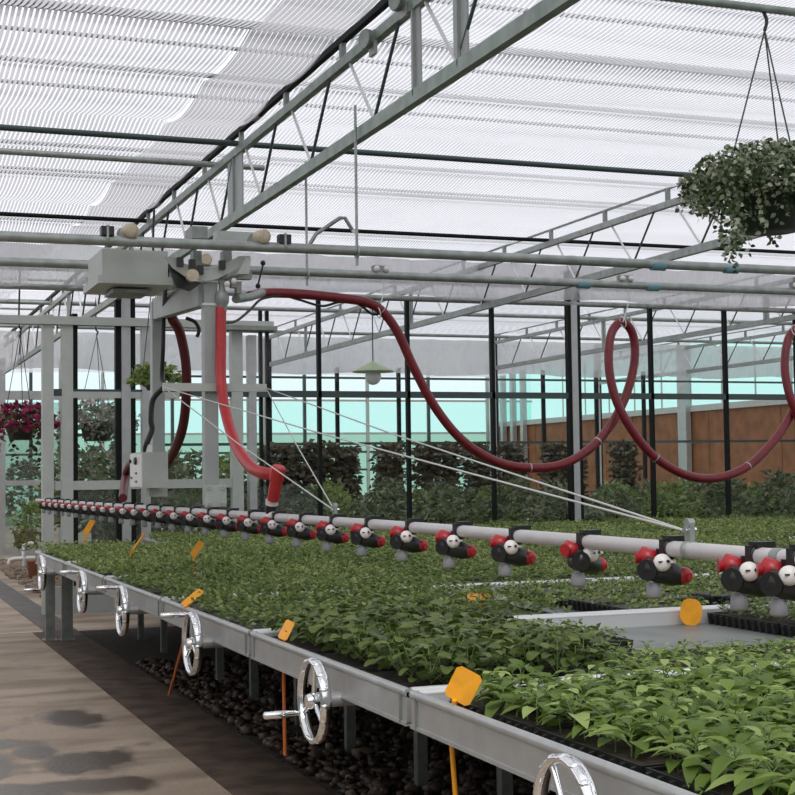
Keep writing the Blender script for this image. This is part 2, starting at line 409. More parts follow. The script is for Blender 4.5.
while yy < 26:
    if min(abs(yy - p[0]) for p in purl) > .3:
        MB().tube([(-3, yy, SZ + .03), (28, yy, SZ + .03)], .018, 6).obj('screen_wire', STEELD, label='soft grey wire across the roof above the shade screen, %s one from the camera' % ORD[n], cat='wire', group='wires over the shade screen')
        n += 1
    yy += 1.22
for k_, y in enumerate((7.75, 8.58, 10.3, 13.2)):
    MB().tube([(-3, y, SZ + .03), (28, y, SZ + .03)], .014, 6).obj('screen_wire', STEELD, label='extra wire just above the shade screen, %s of the four closely spaced ones' % ORD[k_], cat='wire', group='wires over the shade screen')

# ------------------------------------------------------------------ roof trusses
def truss(X, y0, y1, label, plates, zl=3.50, zu=4.0, m=TUBE, start=0.):
    t = empty('roof_truss', (X, y0, zl), label, 'truss', 'lattice trusses of the roof')
    L = lambda y, z, dx=0: (dx, y - y0, z - zl)
    MB().beam(L(y0, zl), L(y1, zl), .05, .075).obj('lower_chord', m, t)
    MB().beam(L(y0, zu), L(y1, zu), .05, .06).obj('upper_chord', m, t)
    g = MB().beam(L(y0, zu + .15), L(y1, zu + .15), .04, .04)
    if X > 3: g = MB().beam(L(y0, zu + .15), L(y1, zu + .15), .02, .02)
    g.obj('top_rail', DARK if X < 3 else STEELD, t)
    y = y0 + start
    i = 0
    while y < y1 - .7:
        MB().tube([L(y, zl + .03), L(y + .44, zu)], .011, 6).obj('web_rod', WHITEST, t)
        MB().tube([L(y, zl + .03), L(y - .44, zu)], .011, 6).obj('web_rod', DARKG, t)
        if i % 1 == 0:
            MB().box(L(y + .55, zu + .085), (.03, .05, .11)).obj('rail_spacer', STEELD, t)
        y += 1.22; i += 1
    for py, w, zt in plates:
        MB().box(L(py, (zl + zt) / 2), (.012, w, zt - zl)).box(L(py, (zl + zt) / 2), (.05, .012, zt - zl)).obj('hanger_plate', GREYP, t)
    return t
truss(T1, 3.0, 28.4, 'long steel lattice truss running above the spray trolley from upper right to far left',
      [(7.13, .13, 4.0), (6.53, .17, 4.02), (10.98, .45, 4.02), (15.4, .2, 4.02), (20.0, .2, 4.02)], start=2.36)
truss(T2, 8.0, 26.0, 'steel lattice truss crossing behind the hanging basket and over the glazed partition', [(10.7, .13, 4.02), (18.6, .13, 4.02), (23.5, .13, 4.02)], m=STEEL, start=.9)
truss(T3, 12.0, 26.0, 'farthest steel lattice truss, furthest from the aisle', [(16.9, .13, 4.02), (21.5, .13, 4.02)], m=STEEL, start=.9)
truss(16.4, 14.0, 30.0, 'small distant lattice truss near the brown side boarding', [(20, .13, 4.02)], m=STEEL, start=.9)
# clamps and pulleys hung on the first truss
for y, z, lab in [(7.25, 4.05, 'round pulley on upper chord of the first truss, close to the top edge'), (7.75, 3.98, 'smaller round pulley on the first truss, below the bigger one')]:
    p = empty('pulley', (T1 - .06, y, z), lab, 'pulley', 'pulleys on the truss')
    MB().lathe([(.055, -.02), (.06, -.01), (.045, 0), (.06, .01), (.055, .02)], (0, 0, 0), (1, .25, 0)).obj('wheel', STEELD, p)
    MB().box((.04, 0, -.02), (.02, .09, .14)).obj('bracket', GREYP, p)

# ------------------------------------------------------------------ hanging film gutter + glazed partition at WY
def film(name, x0, x1, y, z0, z1, seed):
    nx = int((x1 - x0) / .1); rg = random.Random(seed); ph = [rg.uniform(0, 6.28) for _ in range(4)]; vs = []
    for j in range(9):
        t = j / 8
        for i in range(nx + 1):
            x = x0 + (x1 - x0) * i / nx
            w = .05 * math.sin(x * 7 + ph[0] + 2.5 * t) + .03 * math.sin(x * 17 + ph[1]) + .10 * math.sin(PI * t) * math.sin(x * 1.3 + ph[2])
            vs.append((x, y + w, z1 + (z0 - z1) * t + (.03 * math.sin(x * 2.1 + ph[3]) if j == 8 else 0)))
    fs = [(j * (nx + 1) + i, j * (nx + 1) + i + 1, (j + 1) * (nx + 1) + i + 1, (j + 1) * (nx + 1) + i) for j in range(8) for i in range(nx)]
    return MB().add(vs, fs, True)
film('f', -2, 26, WY - .12, 3.60, CZ - .05, 1).obj('plastic_film', FILM, label='crinkled clear plastic film hanging from the screen above the glazed partition', cat='film')
film('f', -3.4, 21.2, 26.05, 3.38, CZ - .05, 2).obj('plastic_film', FILM, label='grey hazy plastic film hanging across the far bay beyond the partition', cat='film')
g = MB()
for i in range(140):
    pass
MB().tube([(-2, WY - .02, 3.585), (26, WY - .02, 3.585)], .035, 8).obj('trim_5', STEEL, kind='structure')
MB().box((12, WY, 2.425), (24 - 4.3 * 1, .07, .075)).obj('trim_6', DARKG, kind='structure')
# glazed bays right of the door frame: each bay = pane + its own mullion
xs = [5.221 + 1.119 * i for i in range(-0, 13)]
for i, x in enumerate(xs):
    w = empty('window_%d' % (i + 1), (x, WY, 0), kind='structure')
    wd = .042
    if i == 3:
        MB().box((-.065, 0, 2.0), (.045, .09, 4.0)).box((.065, 0, 2.0), (.045, .09, 4.0)).obj('frame', DARK, w)
        MB().box((0, 0, 2.1), (.085, .10, 4.2)).obj('post', ALU, w)
    else:
        MB().box((0, 0, 1.79), (wd, .07, 3.58)).obj('frame', DARK, w)
    MB().box((.56, .01, 1.2), (1.06, .006, 2.36)).box((.56, .01, 3.01), (1.06, .006, 1.08)).obj('pane', GLASS, w)
# silver sliding-door frame on the left of the partition
def dpost(x, w_, m, z1=3.22, dark=0):
    o = MB().box((x, WY, z1 / 2), (w_, .12, z1))
    return o.obj('jamb', m, DF)
DF = empty('door_1', (0, 0, 0), kind='structure')
for x, w_, z1 in [(2.09, .12, 3.28), (2.30, .12, 3.2), (2.945, .10, 3.6), (3.17, .09, 3.2), (4.22, .13, 3.2), (4.40, .09, 3.1)]:
    dpost(x, w_, GREYL if w_ > .1 else ALU, z1)
for x in (2.865, 3.025, 2.385): MB().box((x, WY + .02, 1.75), (.06, .1, 3.5 if x > 2.5 else 3.1)).obj('jamb_edge', DARK, DF)
for x in (4.62, 4.54): MB().box((x, WY + .1, 1.7), (.035, .06, 3.4)).obj('jamb_edge', DARK, DF)
MB().box((2.85, WY - .02, 3.215), (3.6, .16, .09)).obj('header', GREYL, DF)
MB().box((4.35, WY - .1, 3.17), (.62, .22, .05)).obj('header_plate', STEELD, DF)
MB().box((2.95, WY, 2.40), (1.2, .08, .07)).obj('rail', GREYL, DF)
MB().box((3.2, WY, 1.40), (2.05, .08, .10)).obj('rail', GREYL, DF)
for x0, x1 in [(2.36, 2.89), (3.0, 3.12), (3.22, 4.15), (4.45, 5.19)]:
    for z0, z1 in ((.3, 1.35), (1.46, 2.36), (2.45, 3.16)):
        MB().box(((x0 + x1) / 2, WY + .01, (z0 + z1) / 2), (x1 - x0, .006, z1 - z0)).obj('pane', DOORG if z0 < 1 else GLASS, DF)
MB().box((3.65, WY, .15), (3.1, .1, .30)).obj('baseboard_back', GREYP, kind='structure')
DG = empty('door_2', (0, 0, 0), kind='structure')
for u in (2, 62): q = onY(u, 400, 29.); MB().box((q.x, 29, 1.9), (.12, .1, 3.8)).obj('jamb', ALU, DG)
xa_, xb_ = onY(-30, 400, 29.).x, onY(62, 400, 29.).x
for v, hh in ((395, .16), (483, .10), (551, .12)): MB().box(((xa_ + xb_) / 2, 29, max(.06, onY(20, v, 29.).z)), (xb_ - xa_, .08, hh)).obj('rail', ALU, DG)
MB().box(((xa_ + xb_) / 2, 29.01, .75), (xb_ - xa_, .006, 1.3)).box(((xa_ + xb_) / 2, 29.01, 2.2), (xb_ - xa_, .006, 1.5)).obj('pane', DOORG, DG)

# ------------------------------------------------------------------ far bays: columns, rails, end wall, side wall
def column(x, y, z, label, w=.10, m=GREYL):
    t = empty('steel_column', (x, y, 0), label, 'column', 'columns of the far bays')
    MB().box((0, 0, z / 2), (w, w, z)).obj('post', m, t)
    MB().box((w * .75, 0, z / 2), (w * .5, w * .6, z)).obj('dark_edge', DARK, t)
    MB().box((0, 0, .01), (.2, .2, .02)).obj('base_plate', STEELD, t)
column(T2, 26.0, 4.0, 'slim steel column under the far end of the middle truss, near the red elbow hose')
column(T3, 26.0, 4.2, 'slim steel column under the far end of the farthest long truss')
column(16.4, 30.0, 4.4, 'slim steel column in the far bay before the brown boarding')
for i, x in enumerate((6.3, 8.75, 10.0, 13.1, 14.3, 15.4)):
    t = MB().box((x, 26.2, 1.75), (.07, .06, 3.5)).obj('mullion_bar', DARK, label='thin dark upright bar of the far glazing, %s from the doors' % ORD[i], cat='glazing bar', group='uprights of the far glazing')
for i, (z, r) in enumerate(((2.05, .05), (3.3, .04), (1.05, .03))):
    MB().box((12.1, 26.2, z), (14.0, .05, r)).obj('glazing_rail', DARKG, label='long dark horizontal rail of the far glazing, %s' % ('at shoulder height', 'topmost', 'lowest')[i], cat='rail')
EY, SX = 47.0, 21.5
MB().box((10, EY, 4.45), (26, .05, 1.1)).obj('wall_back', AQUAP, kind='structure')
MB().box((10, EY, 3.35), (26, .05, 1.1)).obj('wall_back_upper', AQUA, kind='structure')
MB().box((10, EY, 1.4), (26, .05, 2.8)).obj('wall_back_lower', TEAL, kind='structure')
for i, z in enumerate((3.95, 2.83, 2.2, 1.6)):
    MB().box((10, EY - .08, z), (26, .06, .07)).obj('trim_%d' % (20 + i), GREYL if i < 2 else DARKG, kind='structure')
for i in range(10):
    MB().box((1 + 2.25 * i, EY - .1, 2.6), (.10, .10, 5.2)).obj('trim_%d' % (30 + i), GREYL if i % 2 else DARKG, kind='structure')
MB().box((-3.5, 12, 1.3), (.08, 36, 2.6)).obj('wall_left_light_block', GREYP, kind='structure')  # out of view, added to hold back sky light from the left
MB().box((13, -5.5, 2.0), (34, .08, 4.0)).obj('wall_front_light_block', GREYP, kind='structure')  # unseen panel behind the camera, added to cut low light from the rear
sb = empty('wall_right', (SX, 0, 0), kind='structure')
nb = 34
for i in range(nb):
    y = 20 + i * .8
    MB().box((rnd(-.01, .01), y, 1.6), (.04, .785, 2.95)).obj('board', BROWN, sb)
MB().box((-.05, 33.5, 3.10), (.12, 27, .16)).obj('rail', GREYL, sb); MB().box((-.05, 33.5, .62), (.12, 27, .12)).obj('rail', GREYL, sb)
MB().box((0, 33.5, 4.1), (.02, 27, 1.9)).obj('pane', AQUA, sb)
for i, y in enumerate((23.5, 45.8, 45.0, 34.2, 44.2, 46.4)):
    MB().box((-.15, y, 2.5), (.16, (.42 if i == 3 else .2), 5)).obj('post', ALU, sb)
for y in np.arange(22, 46, 1.5):
    MB().box((-.05, float(y), 4.1), (.03, .04, 1.9)).obj('glazing_bar', GREYL, sb)

# green pendant lamp in the far bay
p = onY(373, 368, 20.)
lp = empty('pendant_lamp', p, 'green conical pendant lamp with a clear bulb hanging beyond the partition', 'lamp')
MB().lathe([(.02, .10), (.05, .08), (.30, -.04), (.31, -.06), (.28, -.05), (.04, .05)], (0, 0, 0), (0, 0, 1), 20).obj('lamp_shade', LAMPG, lp)
MB().ball((0, 0, -.13), .12, 14).obj('bulb', BULB, lp)
MB().tube([(0, 0, .1), (0, 0, CZ - p.z - .05)], .01, 6).obj('cord', CORD, lp)

# ------------------------------------------------------------------ benches
PITCH, Y0 = 1.95, 2.45
RIMZ, DEPTH = .80, .115
def bench(i, x0, x1, label):
    y0 = Y0 + PITCH * i + .02; y1 = y0 + PITCH - .04; ym = (y0 + y1) / 2
    b = empty('grow_bench', (x0, ym, 0), label, 'bench', 'rolling plant benches')
    L = x1 - x0; hy = (y1 - y0) / 2
    # end profile facing the aisle, with a rounded lip
    MB().box((.012, 0, RIMZ - .06), (.024, 2 * hy, .10)).tube([(.008, -hy, RIMZ - .012), (.008, hy, RIMZ - .012)], .016, 8).box((.02, 0, RIMZ - .112), (.05, 2 * hy, .012)).obj('end_profile', ALU, b)
    for s in (-1, 1):
        MB().box((-.003, s * (hy - .05), RIMZ - .065), (.006, .012, .10)).obj('profile_joint', STEELD, b)
        MB().box((L / 2, s * (hy - .012), RIMZ - .06), (L - .05, .024, .10)).tube([(.02, s * (hy - .012), RIMZ - .010), (L, s * (hy - .012), RIMZ - .010)], .014, 8).obj('side_profile', SILVERW, b)
    MB().box((L / 2, 0, RIMZ - .085), (L - .05, 2 * hy - .05, .02)).obj('bench_floor', BENCHF, b)
    # supports: pairs of legs with a rail, at three stations
    for sx in (.83, 3.6, 7.0):
        if sx > L: continue
        for oy in (-.92, .10):
            MB().box((sx, oy, .35), (.05, .05, .70)).obj('leg', STEELD, b)
        MB().beam((sx, -.92, .56), (sx, .10, .56), .045, .055).obj('cross_beam', STEELD, b)
    # axle tube the bench rolls on
    zc = .675
    MB().tube([(-.07, -.45, zc), (min(L, 8), -.45, zc)], .027, 14).obj('axle_tube', ALU, b)
    return b
def handwheel(b, ang, y=-.45, x=-.10, zc=.675, R=.142):
    h = MB().torus((0, 0, 0), (1, 0, 0), R, .0125, 44, 10)
    h.v = [(x + v[0] * 1.7, y + v[1], zc + v[2]) for v in h.v]
    for k in range(16):
        a = 2 * PI * k / 16; h.ball((x - .004, y + (R + .002) * math.cos(a), zc + (R + .002) * math.sin(a)), .0115, 8, (1.7, 1.12, 1.12))
    w = h.obj('handwheel', CHROME, b)
    MB().lathe([(.022, -.03), (.03, -.015), (.03, .03), (.02, .035)], (x, y, zc), (1, 0, 0)).obj('hub', CHROME, w)
    for k in range(3):
        a = ang + k * 2 * PI / 3
        MB().tube([(x, y + .02 * math.cos(a), zc + .02 * math.sin(a)), (x, y + R * math.cos(a), zc + R * math.sin(a))], .0095, 8).obj('spoke', CHROME, w)
    c = Vector((x, y + R * math.cos(ang), zc + R * math.sin(ang)))
    MB().lathe([(.009, 0), (.009, .03), (.0125, .032), (.0145, .09), (.0135, .15), (.008, .155)], c, (-1, 0, 0)).obj('handle', CHROME, w)
BL = ['nearest aluminium grow bench of bright green seedlings, at the bottom right', 'second aluminium grow bench from the camera, partly empty with grey floor showing',
      'third grow bench from the camera, full of fine green seedlings', 'fourth grow bench from the camera, its handwheel handle pointing to the aisle',
      'fifth grow bench from the camera, just before the last one on the aisle', 'farthest grow bench on the aisle, ending beside the galvanised pillars']
wheel_ang = [5.2, 5.83, 1.5, 1.55, 1.5, 4.6]
BEN = []
for i in range(6):
    b = bench(i, BX, 12.3, BL[i]); BEN.append(b)
    u_w = [563, 313, 192, 122, 82, 42][i]
    wy = onX(u_w, 600, BX - .10)[1]
    handwheel(b, wheel_ang[i], y=wy - b.location.y)
    for ch in b.children:
        if ch.name.startswith('axle_tube'): ch.location.y = wy - b.location.y + .45
b7 = bench(6, 3.1, 12.3, 'low bench of seedlings set back behind the others, against the glazed partition')
BEN.append(b7)

# galvanised pillars under the bench row
for (u0, u1), l in (((45.5, 54), 'dark galvanised pillar standing under the bench rim by the aisle, left of a pair'), ((61.5, 72), 'pale galvanised pillar standing under the bench rim, right of a pair')):
    p0, p1 = onZ(u0, 641, 0), onZ(u1, 640, 0)
    t = empty('steel_pillar', ((p0.x + p1.x) / 2, p0.y, 0), l, 'pillar', 'galvanised pillars under the benches')
    MB().box((0, 0, .33), (p1.x - p0.x, .05, .66)).box((0, .08, .33), (.012, .12, .66)).obj('post', STEELD if u0 < 50 else STEEL, t)
    MB().box((0, .03, .006), (.13, .16, .012)).obj('base_plate', STEELD, t)

# ------------------------------------------------------------------ plants on the benches
def seedA(seed):      # upright seedling, pointed drooping leaves
    random.seed(seed); b = MB(); h = rnd(.055, .095)
    b.tube([(0, 0, 0), (rnd(-.01, .01), rnd(-.01, .01), h * .5), (rnd(-.015, .015), rnd(-.015, .015), h)], [.0026, .002, .0015], 5, False)
    for j in range(len(b.mi)): b.mi[j] = 1
    n = random.randint(6, 8)
    for k in range(n):
        a = k * 2.4 + rnd(-.3, .3); z = h * (.45 + .55 * k / (n - 1)); el = rnd(-.15, .55) if k < n - 2 else rnd(.3, .9)
        d = Vector((math.cos(a) * math.cos(el), math.sin(a) * math.cos(el), math.sin(el)))
        L = rnd(.062, .092) * (1 if k < n - 2 else .75)
        p = Vector((0, 0, z)) + d * .012
        b.tube([(0, 0, z - .005), p], .0014, 4, False)
        for q in range(4): b.mi[-1 - q] = 1
        b.leaf(p, d, (0, 0, 1), L, L * rnd(.5, .62), rnd(.3, .7), rnd(.15, .4))
    return b.mesh('seedling', [LEAF_A, STEM])
def seedB(seed):      # bushier plant with rounded dark leaves
    random.seed(seed); b = MB(); h = rnd(.13, .19)
    for k in range(10):
        a = k * 2.4 + rnd(-.3, .3); z = h * (.4 + .6 * k / 9); rr = rnd(.02, .07)
        p = Vector((math.cos(a) * rr, math.sin(a) * rr, z))
        b.tube([(0, 0, z * .4), p], .0016, 4, False)
        for q in range(4): b.mi[-1 - q] = 1
        el = rnd(-.25, .35); d = Vector((math.cos(a) * math.cos(el), math.sin(a) * math.cos(el), math.sin(el)))
        L = rnd(.05, .075); b.leaf(p, d, (rnd(-.3, .3), rnd(-.3, .3), 1), L, L * rnd(.8, 1.0), rnd(.15, .45), rnd(.1, .3), lobes=True)
    return b.mesh('seedling', [LEAF_B, STEM])
TX, TY = .40, .60
def fine(seed, m, n=620, hz=.10, L0=.02, L1=.038):
    random.seed(seed); b = MB()
    for k in range(n):
        p = Vector((rnd(-TX / 2, TX / 2) * 1.04, rnd(-TY / 2, TY / 2) * 1.04, 0)); 
        q = .5 + .5 * math.sin(p.x * 23 + seed) * math.sin(p.y * 19 + seed * 2)
        p.z = rnd(.02, 1) ** .6 * hz * (.75 + .4 * q)
        d = rdir(-.2, .8); L = rnd(L0, L1); b.leaf2(p, d, rdir(.3, 1), L, L * .6, rnd(0, .5))
    return b.mesh('foliage', m)
MA = [seedA(s) for s in range(8)]
MBB = [seedB(s) for s in range(20, 27)]
MC = [fine(s, LEAF_C) for s in (40, 41, 42)]
MD = [fine(s, LEAF_D, 560, .115, .022, .042) for s in (50, 51, 52)]
MC2 = [fine(s, LEAF_C, 340, .05, .02, .036) for s in (45, 46)]
MG = [fine(s, LEAF_B, 260, .13, .035, .065) for s in (60, 61)]
random.seed(11)
def traymesh():
    b = MB(); h = .055; ax, ay = TX / 2 - .006, TY / 2 - .006; t = .82
    o = [(-ax, -ay), (ax, -ay), (ax, ay), (-ax, ay)]
    vs = [(x * .94, y * .96, 0) for x, y in o] + [(x, y, h) for x, y in o] + [(x * .96, y * .975, h) for x, y in o] + [(x * .95, y * .965, h - .012) for x, y in o]
    fs = [(3, 2, 1, 0)]
    for r in range(3):
        for k in range(4): fs.append((r * 4 + k, r * 4 + (k + 1) % 4, r * 4 + 4 + (k + 1) % 4, r * 4 + 4 + k))
    fs.append((12, 13, 14, 15)); b.add(vs, fs)
    for k in range(11):
        y = -ay + 2 * ay * (k + .5) / 11
        for s in (-1, 1): b.beam((s * ax * .955, y, .0), (s * (ax + .002), y, h - .006), .02, .012, (0, 1, 0))
    for k in range(7):
        x = -ax + 2 * ax * (k + .5) / 7
        for s in (-1, 1): b.beam((x, s * ay * .97, .0), (x, s * (ay + .002), h - .006), .02, .012, (1, 0, 0))
    return b.mesh('cell_tray', TRAYM)
def soilmesh():
    b = MB(); b.box((0, 0, .044), (TX - .05, TY - .05, .006)); return b.mesh('soil', SOIL)
TRAY, SOILM = traymesh(), soilmesh()
FZ = RIMZ - .075
ROWS = ['near', 'middle', 'far']
NTR = [0]
def tray(x, y, kind, label, group, sc=1.):
    t = empty('seed_tray', (x, y, FZ), label, 'seed tray', group)
    NTR[0] += 1
    inst('cell_tray', TRAY, t)
    if kind in 'AB':
        inst('soil', SOILM, t)
        nx, ny = (5, 7)
        for i in range(nx):
            for j in range(ny):
                if random.random() < .04: continue
                px = (i + .5) / nx * (TX - .05) - (TX - .05) / 2; py = (j + .5) / ny * (TY - .05) - (TY - .05) / 2
                inst('seedling', random.choice(MA if kind == 'A' else MBB), t, (px + rnd(-.008, .008), py + rnd(-.008, .008), .045), rnd(0, 6.28), sc * rnd(.8, 1.15))
    else:
        M = {'C': MC, 'D': MD, 'G': MG, 'S': MC2}[kind]
        inst('foliage', random.choice(M), t, (0, 0, .045), random.choice((0, PI)), (1, 1, rnd(.8, 1.15)), kind='stuff')
SORT = {'A': 'bright green seedlings', 'B': 'deep green seedlings', 'C': 'fine yellowish seedlings', 'S': 'short young seedlings', 'D': 'olive green seedlings', 'G': 'dark green seedlings'}
BORD = ['nearest', 'second', 'third', 'fourth', 'fifth', 'sixth', 'seventh']
xr = [3.4, 4.9, 5.9, 7.1, 8.4, 9.7, 10.9]
for i in range(7):
    b = BEN[i]; xa = b.location.x + .235 + (.07, .03, 0, 0, 0, 0, 0)[i]
    for c in range(60):
        x = xa + c * (TX + .006)
        if x > xr[i]: break
        for r in range(3):
            y = b.location.y + (r - 1) * (TY + .006)
            sc = 1.
            if i == 0: kd = 'A'
            elif i == 1:
                if x < 2.7: kd, sc = 'B', .78
                elif r == 0: kd, sc = 'A', .5
                elif x < 3.6: continue
                else: kd, sc = 'B', .45
            elif i == 2:
                kd = 'D' if c < 4 else 'S'
                if c == 4: continue
                if c > 5 and r == 0 and c % 5 == 1: continue
            elif i == 3: kd = 'DC'[(c // 2) % 2] if c < 9 else 'S'
            elif i == 4: kd = 'CD'[(c // 3) % 2]
            else: kd = 'C' if (c + i) % 4 else 'D'
            tray(x + (.22 if i == 1 and x > 3.6 and r else 0), y, kd, 'tray of %s, %s from bench end, %s row, %s bench' % (SORT[kd], ORD[c], ROWS[r], BORD[i]), '%s in trays on the %s bench' % (SORT[kd], BORD[i]), sc)
# the lone tray standing at the edge of the empty bench floor
tray(2.92, 5.72, 'S', 'small black tray of young plants alone at the edge of the empty bench floor', None)

# ------------------------------------------------------------------ orange plant markers
def marker(p, d_head, stem_pts, label, w=.05, L=.085, gap=.0):
    t = empty('plant_marker', p, label, 'plant marker', 'orange markers')
    d = Vector(d_head[0]).normalized(); n = Vector(d_head[1]).normalized(); s = d.cross(n).normalized(); n = s.cross(d).normalized()
    out = [(-.5, -.36), (-.40, -.5), (.40, -.5), (.5, -.36), (.5, .36), (.40, .5), (-.40, .5), (-.5, .36)]
    if gap: out = [(-.5, -.18), (-.40, -.36), (-.22, -.5), (.22, -.5), (.40, -.38), (.5, -.2), (.5, .18), (.40, .36), (.22, .5), (-.22, .5), (-.40, .38), (-.5, .2)]
    pts = [d * (a * L) + s * (c * w) - n * .004 for a, c in out]
    MB().prism(pts, n * .008).obj('marker_head', ORANGE, t)
    if stem_pts: MB().tube([Vector(q) - Vector(p) for q in stem_pts], .008, 8).obj('stem', STAKE if Vector(stem_pts[-1]).z < .45 else ORANGE, t)
    return t
vv = lambda *a: Vector(a)
CF = vv(-.35, -.85, .35)       # faces the aisle end where one walks in
p = vv(1.745, 4.06, .855); marker(p, (vv(.45, -.15, .9), CF), [p + vv(-.03, .0, -.04), vv(1.728, 4.12, .69), onX(457, 815, 1.745)], 'big orange marker on a stake at the aisle corner of the nearest bench', .085, .10)
p = vv(1.735, 5.90, .845); marker(p, (vv(.5, .1, .85), CF), [p, vv(1.73, 5.93, .70), onX(285, 755, 1.745)], 'small orange marker on a stake at the aisle rim of the second bench', .042, .085)
p = vv(1.735, 7.66, .845); marker(p, (vv(.75, .1, .55), vv(-.3, -.6, .7)), [p, vv(1.73, 7.74, .70), onX(169, 695, 1.745)], 'orange marker lying low on a stake at the third bench rim', .045, .13)
q = onY(691, 612, 6.24); marker(q, (vv(.12, 0, 1), vv(-.5, -.85, .1)), [q + vv(0, .008, -.02), vv(q.x, q.y + .008, FZ + .002)], 'round-cornered orange marker standing at the bench divider beyond the empty floor', .105, .13, .2)
q = onZ(479, 597, .86); marker(q, (vv(1, -.3, .0), vv(-.5, -.85, .35)), [q, q + vv(.02, .02, -.17)], 'orange marker lying flat among plants by a white bench divider', .035, .12)
MB().box(tuple(q + vv(.105, -.035, .0)), (.07, .004, .03)).obj('paper_label', WHITE, label='small white label with dark print beside the flat orange marker', cat='label')
q = onZ(197, 549, .98); marker(q, (vv(.5, -.2, .8), CF), [q + vv(-.02, .01, -.04), q + vv(-.03, .01, -.22)], 'tall orange marker standing in the third bench foliage behind the low one', .05, .12)
q = onZ(139, 541, .98); marker(q, (vv(.5, -.2, .75), vv(-.9, -.3, .2)), [q + vv(-.05, .02, -.06), q + vv(-.1, .05, -.24)], 'thin edge-on orange marker in the far foliage', .02, .17)
q = onY(89, 527, 13.9); marker(q, (vv(.45, -.2, .8), CF), [q + vv(-.03, .01, -.04), q + vv(-.04, .01, -.34)], 'farthest orange marker, in the last bench near the door posts', .055, .16)

# ------------------------------------------------------------------ overhead rails
NY, NZ, FY, FZR = 8.0, 2.785, 9.4, 2.85
def orail(y, z, lab, blues, m=STEEL):
    t = empty('overhead_rail', (0, y, z), lab, 'rail', 'rails carrying the spray trolley')
    MB().tube([(-2, 0, 0), (3, 0, .012), (14, 0, -.01)], .029, 14).obj('rail_tube', TUBE if m is None else m, t)
    for u in blues:
        MB().tube([(onY(u, 275, y).x - .05, 0, 0), (onY(u, 275, y).x + .05, 0, 0)], .031, 14).obj('tape_band', BLUE, t)
orail(NY, NZ, 'near overhead steel rail, passing in front of the spray trolley', (658, 731))
orail(FY, FZR, 'far overhead steel rail from which the red hose loops hang', (583, 652))
for (u, yb, Y, zt, lab) in ((357, 255, NY, 3.66, 'steel hanger rod from the truss to the near overhead rail'), (307, 277, FY, 3.62, 'steel hanger rod from the truss to the far overhead rail')):
    q = onY(u, yb, Y)
    t = empty('hanger_rod', (q.x, Y, q.z), lab, 'hanger rod', 'rods hanging the rails')
    MB().tube([(0, 0, -.06), (0, 0, zt - q.z)], .009, 8).obj('rod', STEEL, t)
    MB().torus((0, 0, .02), (1, 0, 0), .036, .007, 16, 6).obj('rail_clamp', STEEL, t)
h = [onY(u, v, NY + .12) for u, v in ((310, 244), (316, 234), (340, 218), (345, 218), (353, 231))]
t = empty('bent_arm', h[0], 'dark bent steel arm above the near rail beside the hanger rods', 'arm')
MB().tube([q - h[0] for q in h], .012, 8).obj('arm', STEELD, t)
MB().tube([h[-1] - h[0], onY(357, 233, NY) - h[0]], .01, 8).obj('tie', WHITEST, t)

# ------------------------------------------------------------------ spray trolley
TXX = 1.95
tr = empty('spray_trolley', (TXX, 8.2, NZ), 'grey motorised spray trolley hanging from the overhead rails', 'spray trolley')
T = Vector((TXX, 8.2, NZ))
def tp(u, v, Y): return onY(u, v, Y) - T
# motor cabinet
c0, c1 = tp(102, 252, 8.25), tp(168, 286, 8.25)
cx, cz = (c0.x + c1.x) / 2, (c0.z + c1.z) / 2
cab = MB().box((cx, .30, cz + .03), (c1.x - c0.x, .5, abs(c0.z - c1.z) - .02)).obj('motor_cabinet', GREYL, tr)
MB().box((cx, .30, c1.z + .025), (c1.x - c0.x + .05, .56, .045)).obj('tray_lip', GREYL, cab)
MB().box((c0.x - .012, .30, c1.z + .03), (.008, .22, .05)).obj('vent', WHITE, cab)
MB().box((cx, .30, c1.z - .02), (c1.x - c0.x - .16, .30, .02)).obj('underside', STEELD, cab)
# carriage side plates, a pair of gussets
gp = [(168, 258), (172, 270), (186, 277), (206, 281), (216, 280), (244, 267), (250, 257)]
gl = [(165, 257), (172, 267), (186, 277), (206, 281), (206, 270), (190, 267), (176, 258)]
gr = [(206, 270), (206, 281), (217, 279), (246, 264), (251, 256), (239, 256), (217, 268)]
for g_ in (gl, gr): MB().prism([onY(u, v, 8.06) - T for u, v in g_], (0, .012, 0)).obj('side_plate', GREYL, tr)
MB().prism([onY(u, v, 8.06) - T + Vector((0, 1.24, .06)) for u, v in gp], (0, .012, 0)).obj('side_plate', GREYL, tr)
MB().prism([onY(u, v, 8.10) - T for u, v in ((169, 266), (188, 279), (202, 283), (190, 291), (176, 287))], (0, .02, 0)).obj('dark_plate', BLACK, tr)  # flat black piece filling the dark triangle below the left side plate
MB().prism([tp(u, v, 8.02) for u, v in ((238, 274), (246, 257), (251, 258), (249, 274))], (0, .05, 0)).obj('gusset', GREYL, tr)
for x in (-.42, .24): MB().beam((x, .12, -.08), (x, 1.2, -.03), .06, .06).obj('carriage_beam', GREYP, tr)
MB().beam((-.5, .5, -.06), (.4, .5, -.06), .06, .05).obj('carriage_beam', STEELD, tr)
for u, v in ((130, 231), (262, 237)):
    q = tp(u, v, NY); MB().lathe([(.03, -.05), (.042, -.045), (.042, .03), (.036, .045), (.01, .046)], q, (.15, -1, .0), 18).obj('roller', BEIGE, tr)
    MB().lathe([(.036, 0), (.036, .04)], q + Vector((-.02, .1, 0)), (.15, 1, 0), 12).obj('roller_bearing', STEELD, tr)
    if u > 200: q2 = Vector((q.x, FY - 8.2, FZR - NZ + .07)); MB().lathe([(.03, -.05), (.042, -.045), (.042, .03), (.036, .045)], q2, (0, -1, 0), 16).obj('roller', BEIGE, tr)
